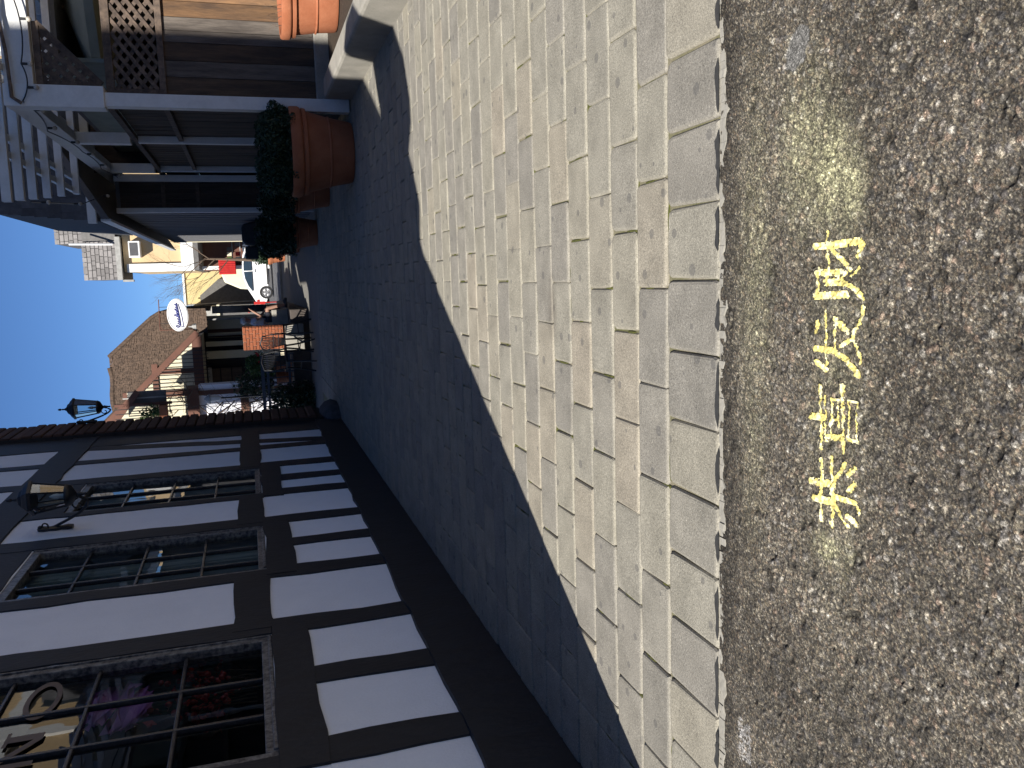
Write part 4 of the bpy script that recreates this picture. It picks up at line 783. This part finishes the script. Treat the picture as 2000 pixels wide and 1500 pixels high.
obj('hair', MB().ball((px_+.10,py_,1.665),.105,14,10,1.0,.92,.85), 'hair', pe, smooth=True)
fc = MB().ball((px_+.205,py_,1.60),.018,8,6,1.2,.8,1.3); obj('nose', fc, 'skin', pe, smooth=True)
for sy in (-1, 1):
    obj('eye', MB().ball((px_+.188,py_+.032*sy,1.635),.011,6,5), 'iron', pe); obj('ear', MB().ball((px_+.10,py_+.088*sy,1.61),.024,8,6,.7,.5,1.3), 'skin', pe, smooth=True)
    obj('shoe', MB().lathe(px_+.56,py_+.13*sy,[(.9,.505),(1,.52),(.95,.56),(.5,.60)],14,.135,.05), 'iron', pe, smooth=True)
obj('mouth', MB().ball((px_+.192,py_,1.565),.014,6,5,.5,1.4,.4), 'berry', pe)

# ---- thatched brown-timbered house
th = thing('thatched_house', 'brown timbered house with a big shaggy brown roof beyond the pier', 'house', (-4, 28, 0))
# main roof slope facing the camera, built of shaggy courses
def edge_r(z): return -0.78-0.10*max(0, z-3.6)**1.0 if z < 4.4 else -0.86-(z-4.4)*0.86
rows_ = 58; v = []; f = []; rs = []
for i in range(rows_+1):
    z = 2.85+(6.1-2.85)*i/rows_; yb = 29.2+(z-2.85)*0.62; n = 120; line = []
    xr = edge_r(z)
    for k in range(n+1):
        x = -9.0+(xr+9.0)*k/n; line.append((x, yb, z))
    rs.append(line)
mb = MB()
for i in range(rows_):
    for k in range(120):
        a, b, c2, d2 = rs[i][k], rs[i][k+1], rs[i+1][k+1], rs[i+1][k]; o1 = random.uniform(0.005,0.03); dz = random.uniform(-0.03,0.004)
        mb.add([(a[0],a[1]-o1,a[2]+dz),(b[0],b[1]-o1,b[2]+dz),c2,d2,(a[0],a[1]+0.1,a[2]+dz),(b[0],b[1]+0.1,b[2]+dz)], [(0,1,2,3),(1,0,4,5)])
mb.add([(-9,29.32,2.86),(-0.86,29.32,2.86),(-0.95,30.26,4.3),(-2.4,31.3,6.02),(-9,31.3,6.02)], [(0,1,2,3,4)]); pc = obj('roof_slope', mb, 'thatch', th); pc['kind'] = 'stuff'
edge = MB()
for i in range(rows_):
    a, b = rs[i][-1], rs[i+1][-1]; edge.add([a, b, (b[0]-0.25,b[1]+5,b[2]), (a[0]-0.02,a[1]+5,a[2])], [(0,1,2,3)])
obj('roof_end', edge, 'thatch', th)
rd = MB(); pts = [(-9+0.3*k, 29.2+(6.1-2.85)*0.62+0.02, 6.06+random.uniform(-.03,.03)) for k in range(22)]
obj('ridge', rd.tube(pts, 0.11, 8), 'thatch', th)
hip = MB().tube([(edge_r(z)-0.02, 29.2+(z-2.85)*0.62-0.02, z) for z in (4.3,4.6,5.0,5.4,5.8,6.08)], [0.05,0.06,0.07,0.07,0.07,0.08], 8); obj('hip_cap', hip, 'thatch', th)
obj('wall', B(-9,-1.3,30.2,36,0.4,3.0), 'brown', th)
# ground floor below the big roof: posts, pale panels, dark glazing
for x0, x1, m in ((-1.60,-1.52,'brown'),(-1.50,-1.06,'cream'),(-2.05,-1.78,'cream')): obj('wall_panel', B(x0,x1,29.9,30.1,0.5,2.95), m, th)
obj('drainpipe', MB().tube([(-1.66,29.7,0.5),(-1.66,29.7,2.9)],0.05,8), 'cream', th); obj('drainpipe', MB().tube([(-1.15,29.4,0.5),(-1.15,29.4,2.9)],0.03,8), 'lgrey', th)
obj('shop_glazing', B(-1.0,-0.75,30.4,30.5,0.5,2.7), 'carg', th)
# front gable in front of the roof: bargeboard, cream panels, brown studs, balcony bars
gy_ = 27.0
gb = MB().prism([(-1.55,gy_,2.95),(-1.62,gy_,3.22),(-4.1,gy_,5.86),(-6.4,gy_,5.86),(-6.4,gy_,2.95)], (0,2.5,0)); obj('gable_wall', gb, 'cream', th)
obj('bargeboard', MB().bar((-1.42,gy_-0.06,3.02),(-4.25,gy_-0.06,5.98),0.05,0.17), 'brown', th); obj('verge_thatch', MB().bar((-1.38,gy_+0.6,3.10),(-4.3,gy_+0.6,6.14),1.2,0.10), 'thatch', th)
for x0, x1, z0, z1 in ((-6.4,-1.55,2.92,3.20),(-6.4,-2.3,4.20,4.36),(-2.62,-2.48,3.2,4.2),(-3.3,-3.1,3.2,5.2)): obj('stud', B(x0,x1,gy_-0.05,gy_+0.01,z0,z1), 'brown', th)
for k in range(16):
    x = -1.95-k*0.115; zt = 3.05+(-1.42-x)*1.053-0.12; obj('balcony_bar', B(x-0.009,x+0.009,gy_-0.20,gy_-0.18,2.75,zt), 'iron', th)
obj('lower_wall', B(-6.4,-1.75,gy_+2.1,gy_+2.3,0.4,2.92), 'dark', th)
for k in range(3): obj('door_panel', B(-3.32,-2.72,gy_+2.0,gy_+2.05,1.86+k*0.34,2.16+k*0.34), 'corr', th)
obj('door_transom', B(-3.17,-2.68,gy_+1.95,gy_+2.04,2.78,2.90), 'lgrey', th)
for x0, x1 in ((-2.4,-2.15),(-2.0,-1.85)): obj('wall_post', B(x0,x1,gy_+1.9,gy_+2.05,0.5,2.9), 'cream', th)
# nearer left bay: grey window, flower box, white wall with creeper
bay = thing('white_bay', 'white-walled bay with grey window and flower box behind the brick pilaster', 'house', (-3.6, 25, 0))
obj('wall', B(-6,-2.80,25.1,25.6,0.5,3.0), 'plaster', bay); obj('stud', B(-6,-2.79,25.04,25.11,1.68,1.90), 'brown', bay); obj('stud', B(-3.08,-2.95,25.04,25.11,0.5,3.0), 'brown', bay); obj('upper_wall', B(-6,-2.9,25.2,25.5,3.9,4.85), 'cream', bay)
obj('window', B(-3.20,-2.88,25.08,25.2,3.85,4.82), 'grey', bay); obj('window_bar', B(-3.06,-3.02,25.05,25.09,3.85,4.95), 'lgrey', bay); obj('post', B(-3.24,-3.17,24.9,25.0,3.7,5.15), 'brown', bay); obj('brace', MB().bar((-2.85,24.95,4.55),(-4.0,24.95,5.45),0.10,0.16), 'brown', bay)
for k in range(4): obj('balcony_bar', B(-3.32-k*0.13,-3.30-k*0.13,24.9,24.92,3.7,5.15), 'iron', bay)
obj('flower_box', B(-3.9,-3.25,24.75,25.05,3.82,4.02), 'terra', bay, bevel=0.01); obj('soffit', B(-6,-2.85,24.9,25.6,3.0,3.3), 'brown', bay)
hedge(-3.6, 24.85, 4.0, 4.5, 0.35, 0.12, 500, 0.05, 'green trailing plant in the terracotta flower box', 'leafg')
cr = MB(); tips = []
for k in range(16): branch(cr, (-3.75+random.uniform(0,.75), 24.95, random.uniform(0.6,2.9)), (random.uniform(-.6,.9),-0.15,random.uniform(0.2,1)), random.uniform(.4,.8), 0.018, 3, 4, 0.75)
for k in range(12): branch(cr, (-3.5+random.uniform(-.3,.6), 24.8, random.uniform(3.1,3.8)), (random.uniform(-1,1),-0.3,random.uniform(-.6,.6)), random.uniform(.2,.45), 0.014, 3, 4, 0.9)
tag(obj('bare_creeper', cr, 'twig'), 'bare leafless creeper climbing the white bay wall', 'creeper')
tag(obj('red_planter', B(-3.30,-3.12,26.3,26.5,1.9,2.36), 'red', bevel=0.02), 'dark red box fixed by the shaded terrace doors', 'box')
ln3 = thing('post_lantern', 'small pale lantern with pointed cap on the terrace', 'lantern', (-2.93, 23.0, 2.3))
obj('cap', MB().lathe(-2.93,23.0,[(0.13,2.60),(0.12,2.63),(0.01,2.76)],6), 'lgrey', ln3); obj('cage', MB().lathe(-2.93,23.0,[(0.05,2.34),(0.07,2.38),(0.10,2.60)],6), 'white', ln3); obj('post', MB().tube([(-2.93,23.0,0.5),(-2.93,23.0,2.34)],0.025,8), 'iron', ln3)
# ---- hanging oval sign
sg = thing('oval_sign', 'white oval hanging sign with blue script lettering', 'sign', (-0.85, 26, 3))
ov = [(-0.855+0.465*math.cos(t)+0.02*math.sin(t), 26.0, 3.455+0.285*math.sin(t)) for t in [2*math.pi*i/48 for i in range(48)]]
obj('board', MB().prism(ov, (0,0.05,0)), 'signw', sg, bevel=0.008)
ob = [(-0.855+0.43*math.cos(t), 25.992, 3.455+0.258*math.sin(t)) for t in [2*math.pi*i/49 for i in range(50)]]; obj('border', MB().tube(ob, 0.004, 4), 'lgrey', sg)
sc = MB()
def scr(pts, r): sc.tube([(-0.855+a, 25.992, 3.455+b) for a, b in pts], r, 5)
cur = [(-.36,.00),(-.33,.06),(-.29,.05),(-.31,.00),(-.35,-.03),(-.31,-.06),(-.26,-.02),(-.24,.02),(-.22,-.02),(-.20,-.03),(-.18,.02),(-.16,-.02),(-.13,-.02),(-.11,.03),(-.09,-.01),(-.06,-.02),(-.03,.04),(.0,.11),(.02,.06),(.0,-.02),(.04,.0),(.06,.04),(.08,.0),(.11,.0),(.14,.05),(.17,.08),(.16,.02),(.19,.01),(.22,.05),(.24,.02),(.28,.03),(.31,.07)]
scr(cur, 0.013); scr([(-.30,-.055),(-.1,-.045),(.1,-.02),(.34,.015)], 0.016); scr([(-.33,-.135),(-.1,-.115),(.1,-.085),(.31,-.03)], 0.009); scr([(-.34,-.07),(-.335,-.135)], 0.011); scr([(-.02,-.02),(.03,.015)], 0.03); scr([(.08,.0),(.12,.02)], 0.026)
obj('script_lettering', sc, 'signb', sg)
obj('bracket', MB().tube([(-0.40,26.02,3.93),(-1.28,26.02,3.95)],0.014,6).tube([(-1.27,26.02,3.95),(-1.27,26.02,3.05)],0.014,6).tube([(-1.16,26.02,3.95),(-1.27,26.02,3.86)],0.010,6), 'brown', sg)
for xx in (-0.62, -1.08): obj('chain', MB().tube([(xx,26.02,3.94),(xx,26.02,3.66)],0.008,5), 'iron', sg)
obj('finial', MB().lathe(-1.20,26.02,[(0.09,2.98),(0.07,3.06),(0.03,3.10),(0.01,3.20)],6), 'lgrey', sg)

# ---- cream building with stepped shingle mansards
def shingles(t, x0, x1, z0, z1, y0, rows, lo, hi, slope=0.12):
    hgt = (z1-z0)/rows
    for r in range(rows):
        xx = x0-random.uniform(0, lo)
        while xx < x1:
            wd = random.uniform(lo, hi); a = max(xx, x0); b = min(xx+wd, x1); zb = z0+r*hgt; yb = y0+r*slope
            if b-a > 0.03: obj('shingle', MB().prism([(a+0.012,yb-0.05,zb),(b-0.012,yb-0.05,zb),(b-0.012,yb+slope*1.05,zb+hgt*1.05),(a+0.012,yb+slope*1.05,zb+hgt*1.05)], (0,0.03,0)), 'shingle', t)
            xx += wd
fb = thing('cream_building', 'sunlit cream building with grey shingled mansard and window air conditioner', 'building', (2.5, 50, 0))
obj('wall', B(0.72,9.5,48.2,60,4.1,7.5), 'buff', fb); obj('pilaster', B(5.2,5.6,48.05,48.21,4.1,7.35), 'white', fb); obj('pilaster', B(0.70,1.12,48.05,48.21,4.1,7.35), 'white', fb); obj('band', B(0.72,5.5,48.03,48.2,4.10,4.72), 'white', fb); obj('soffit', B(0.74,5.5,47.7,60,3.85,4.10), 'grey', fb)
obj('pilaster', B(2.55,3.05,49.0,49.3,6.3,8.9), 'white', fb); obj('tower_wall', B(2.56,5.5,49.3,60,7.4,9.2), 'buff', fb); obj('fascia', B(0.32,2.5,47.7,48.2,7.56,7.80), 'lgrey', fb); obj('fascia', B(2.2,5.5,48.8,49.3,8.82,9.08), 'grey', fb); obj('gutter', B(0.22,0.32,47.7,48.1,7.05,7.55), 'lgrey', fb)
shingles(fb, 0.34, 2.3, 7.80, 9.52, 47.9, 8, 0.22, 0.40); shingles(fb, 2.25, 6.4, 9.05, 10.93, 49.0, 8, 0.24, 0.42)
obj('mansard_core', MB().prism([(0.36,48.0,7.8),(5.4,48.0,7.8),(5.4,49.0,9.5),(0.36,49.0,9.5)], (0,6,0)), 'grey', fb); obj('mansard_core', MB().prism([(2.27,49.12,9.05),(5.4,49.12,9.05),(5.4,50.1,10.9),(2.27,50.1,10.9)], (0,6,0)), 'grey', fb)
obj('downpipe', MB().tube([(2.16,47.75,9.9),(2.12,47.75,7.9)],0.05,8), 'white', fb)
ac = obj('air_conditioner', B(1.43,2.27,47.55,48.2,6.62,7.16), 'white', fb, bevel=0.03); gr = MB()
for k in range(9): gr.box(1.52,2.18,47.53,47.549,6.72+k*0.045,6.745+k*0.045)
obj('grille', gr, 'grey', ac)
for x0, x1 in ((0.76,0.96),(2.3,2.5),(4.5,4.8)): obj('porch_post', B(x0,x1,50.5,50.7,0.25,3.9), 'white', fb)
obj('shop_back', B(0.72,5.5,53,53.2,0.2,3.9), 'brown', fb)
ra = thing('red_awning', 'red striped awning under the cream building', 'awning', (0.9, 50, 2.5))
for k in range(7): obj('slat', B(0.50+k*0.115,0.595+k*0.115,49.95,50.02,2.08,2.93), 'red', ra)
obj('backing', B(0.48,1.32,50.02,50.06,2.05,2.95), 'red', ra)
yb3 = thing('yellow_building', 'yellow stucco building with a shed roof behind the white car', 'building', (-0.4, 62, 0))
obj('wall', B(-1.35,0.85,60,66,0.25,5.42), 'yellowst', yb3); obj('lean_to', MB().prism([(-1.35,59.3,0.3),(0.3,59.3,0.3),(0.3,59.3,3.3),(-0.75,59.3,4.5),(-1.35,59.3,4.5)], (0,0.68,0)), 'grey', yb3); obj('cap', B(-1.40,0.9,59.9,66,5.42,5.55), 'white', yb3); obj('gutter', MB().tube([(-1.2,59.25,0.4),(-1.33,59.25,5.3)],0.05,6), 'lgrey', yb3)
gb3 = thing('grey_shed', 'grey flat-roofed shed left of the yellow building', 'shed', (-2, 56, 0)); obj('wall', B(-3.2,-1.35,56,62,0.25,3.3), 'grey', gb3); obj('upper_wall', B(-3.2,-1.4,56.2,62,3.3,5.0), 'lgrey', gb3); obj('roof', B(-3.3,-1.3,55.8,62,3.25,3.42), 'cream', gb3)
wv = MB().prism([(-0.35,52,1.9),(0.05,52,2.75),(0.95,52,3.05),(1.0,52,0.9),(-0.45,52,0.9)], (0,1.2,0)); tag(obj('market_canopy', wv, 'cream', bevel=0.1, seg=3), 'pale canopy behind the white car', 'canopy')

# ---- white car side-on
car = thing('parked_car', 'white coupe parked side-on at the end of the alley', 'car', (1.1, 46, 0.29))
cx0 = -1.02; zg = 0.29
prof = [(0.02,0.34),(0.0,0.62),(0.06,0.86),(0.26,0.97),(0.70,1.22),(1.20,1.38),(1.75,1.43),(2.40,1.37),(3.00,1.12),(3.40,0.96),(4.15,0.86),(4.32,0.70),(4.36,0.36),(4.0,0.22),(0.4,0.22)]
mbc = MB(); n = len(prof); W2 = 0.86
secs = [(-1.0,0.90,0.9),(-0.93,1.0,0.97),(-0.5,1.0,1.0),(0.5,1.0,1.0),(0.93,1.0,0.97),(1.0,0.90,0.9)]
for yq, sxx, szz in secs:
    for a, b in prof:
        inset = 0.20*max(0, b-0.93)/0.45; mbc.v.append((cx0+2.18+(a-2.18)*(0.985 if abs(yq) > 0.95 else 1), 46.0+math.copysign(abs(yq)*W2-inset*(abs(yq)), yq), zg+b*(1 if abs(yq) < 0.95 else 0.985)))
for i in range(len(secs)-1):
    for k in range(n): mbc.f.append((i*n+k, i*n+(k+1) % n, (i+1)*n+(k+1) % n, (i+1)*n+k))
mbc.f += [tuple(range(n)), tuple((len(secs)-1)*n+k for k in range(n))[::-1]]
body = obj('body', mbc, 'carw', car, smooth=True)
ysd = 46.0-W2
def sidewin(pts): return MB().prism([(cx0+a, ysd+0.20*max(0,b-0.93)/0.45-0.012, zg+b) for a, b in pts], (0,0.02,0))
obj('side_window', sidewin([(0.55,0.97),(0.85,1.17),(1.22,1.31),(1.55,1.35),(1.55,0.96)]), 'carg', car); obj('side_window', sidewin([(1.61,0.96),(1.61,1.355),(1.95,1.345),(2.40,1.27),(2.85,1.06),(2.92,0.96)]), 'carg', car)
obj('mirror', MB().ball((cx0+3.05,ysd-0.08,zg+1.0),0.09,8,6,1.2,.7,.8), 'carw', car, smooth=True); obj('door_handle', B(cx0+1.5,cx0+1.66,ysd-0.02,ysd,zg+0.80,zg+0.83), 'lgrey', car)
obj('tail_light', B(cx0+0.0,cx0+0.14,ysd-0.012,ysd+0.2,zg+0.68,zg+0.80), 'red', car); obj('sill', B(cx0+0.9,cx0+3.5,ysd-0.006,ysd+0.1,zg+0.18,zg+0.26), 'tyre', car)
for wx in (0.50, 3.42):
    wc = cx0+wx; prof_w = [(0.20,-0.10),(0.30,-0.11),(0.325,-0.07),(0.325,0.07),(0.30,0.10),(0.2,0.1)]
    ty = MB(); nn = 28
    for r_, q in prof_w: ty.v += [(wc+r_*math.cos(2*math.pi*k/nn), ysd+0.075+q, zg+0.325+r_*math.sin(2*math.pi*k/nn)) for k in range(nn)]
    ty.f = [(i*nn+k, i*nn+(k+1) % nn, (i+1)*nn+(k+1) % nn, (i+1)*nn+k) for i in range(5) for k in range(nn)]
    wh = obj('wheel', ty, 'tyre', car, smooth=True); rm = MB()
    for k in range(5): a = 2*math.pi*k/5+0.3; rm.bar((wc,ysd-0.02,zg+0.325),(wc+0.21*math.cos(a),ysd-0.03,zg+0.325+0.21*math.sin(a)),0.07,0.03,up=(0,1,0))
    rm.tube([(wc+0.205*math.cos(2*math.pi*k/24),ysd-0.03,zg+0.325+0.205*math.sin(2*math.pi*k/24)) for k in range(25)],0.018,5); obj('rim', rm, 'rim', wh)
# red chair near the car, post and bare street tree
rc = thing('red_chair', 'bright red folding chair left of the white car', 'chair', (-1.1, 40, 0.28))
obj('seat', B(-1.22,-0.86,39.8,40.2,0.80,0.90), 'red', rc); obj('backrest', B(-0.98,-0.86,39.8,40.2,0.90,1.28), 'red', rc)
for xx in (-1.2,-0.9):
    for yq in (39.82,40.16): obj('leg', MB().tube([(xx,yq,0.28),(xx,yq,0.8)],0.02,6), 'red', rc)
obj('arm', MB().tube([(-0.98,39.85,1.26),(-1.22,39.85,1.55),(-1.26,39.85,1.58),(-1.34,39.85,1.50)],0.03,6), 'red', rc)
st_ = thing('street_tree', 'bare leafless tree standing before the cream building', 'tree', (1.1, 44, 0.25))
tk = MB().tube([(1.08,44,0.25),(1.10,44,1.3),(1.16,44,2.6),(1.2,44.1,3.4)],[0.09,0.08,0.06,0.045],8); obj('trunk', tk, 'twig', st_, smooth=True)
crn = MB()
for (a, b) in (((1.18,44,2.9),(-0.9,0.1,0.8)),((1.2,44,3.3),(-0.5,0,1)),((1.14,44,2.3),(-0.8,-0.2,0.7)),((1.2,44.1,3.4),(-0.75,0.2,1)),((1.2,44,3.2),(0.6,0,1))): branch(crn, a, b, 1.15, 0.028, 5, 4, 0.62)
obj('crown', crn, 'twig', st_)
# bikes and shop clutter behind the car stay as plain racks
rk = thing('display_rack', 'shop display rack of boxes under the cream building', 'rack', (1.8, 51, 0.25))
for k in range(5):
    obj('shelf', B(1.2,2.6,50.8,51.4,0.5+k*0.42,0.54+k*0.42), 'lgrey', rk)
    for j in range(5): obj('box', B(1.24+j*0.27,1.46+j*0.27,50.85,51.3,0.54+k*0.42,0.54+k*0.42+random.uniform(0.16,0.3)), random.choice(('red','navy','leafg','cream','brown','grey')), rk)

# ================================================================== across the street, behind the camera: the row that shuts off the low sky
for (x0, x1, hgt, m, lb) in ((-34,-9,7.5,'cream','long cream shop building across the street, left of the photographer'),(-8.5,9,6.8,'plaster','white shop building across the street behind the photographer'),(9.5,34,8.0,'buff','buff shop building across the street, right of the photographer')):
    t = thing('shop_building', lb, 'building', ((x0+x1)/2,-16,0))
    obj('wall', B(x0,x1,-22,-13,-0.05,hgt), m, t); obj('roof', MB().prism([(x0-0.4,-12.5,hgt),(x1+0.4,-12.5,hgt),(x1+0.4,-17.5,hgt+2.6),(x0-0.4,-17.5,hgt+2.6)], (0,0,0.2)), 'shingle', t)
    n_ = int((x1-x0)/4)
    for k in range(n_):
        xc = x0+(k+0.5)*(x1-x0)/n_; obj('shop_window', B(xc-1.3,xc+1.3,-13.02,-12.96,0.6,2.7), 'carg', t); obj('window', B(xc-0.6,xc+0.6,-13.02,-12.96,4.0,5.6), 'carg', t)
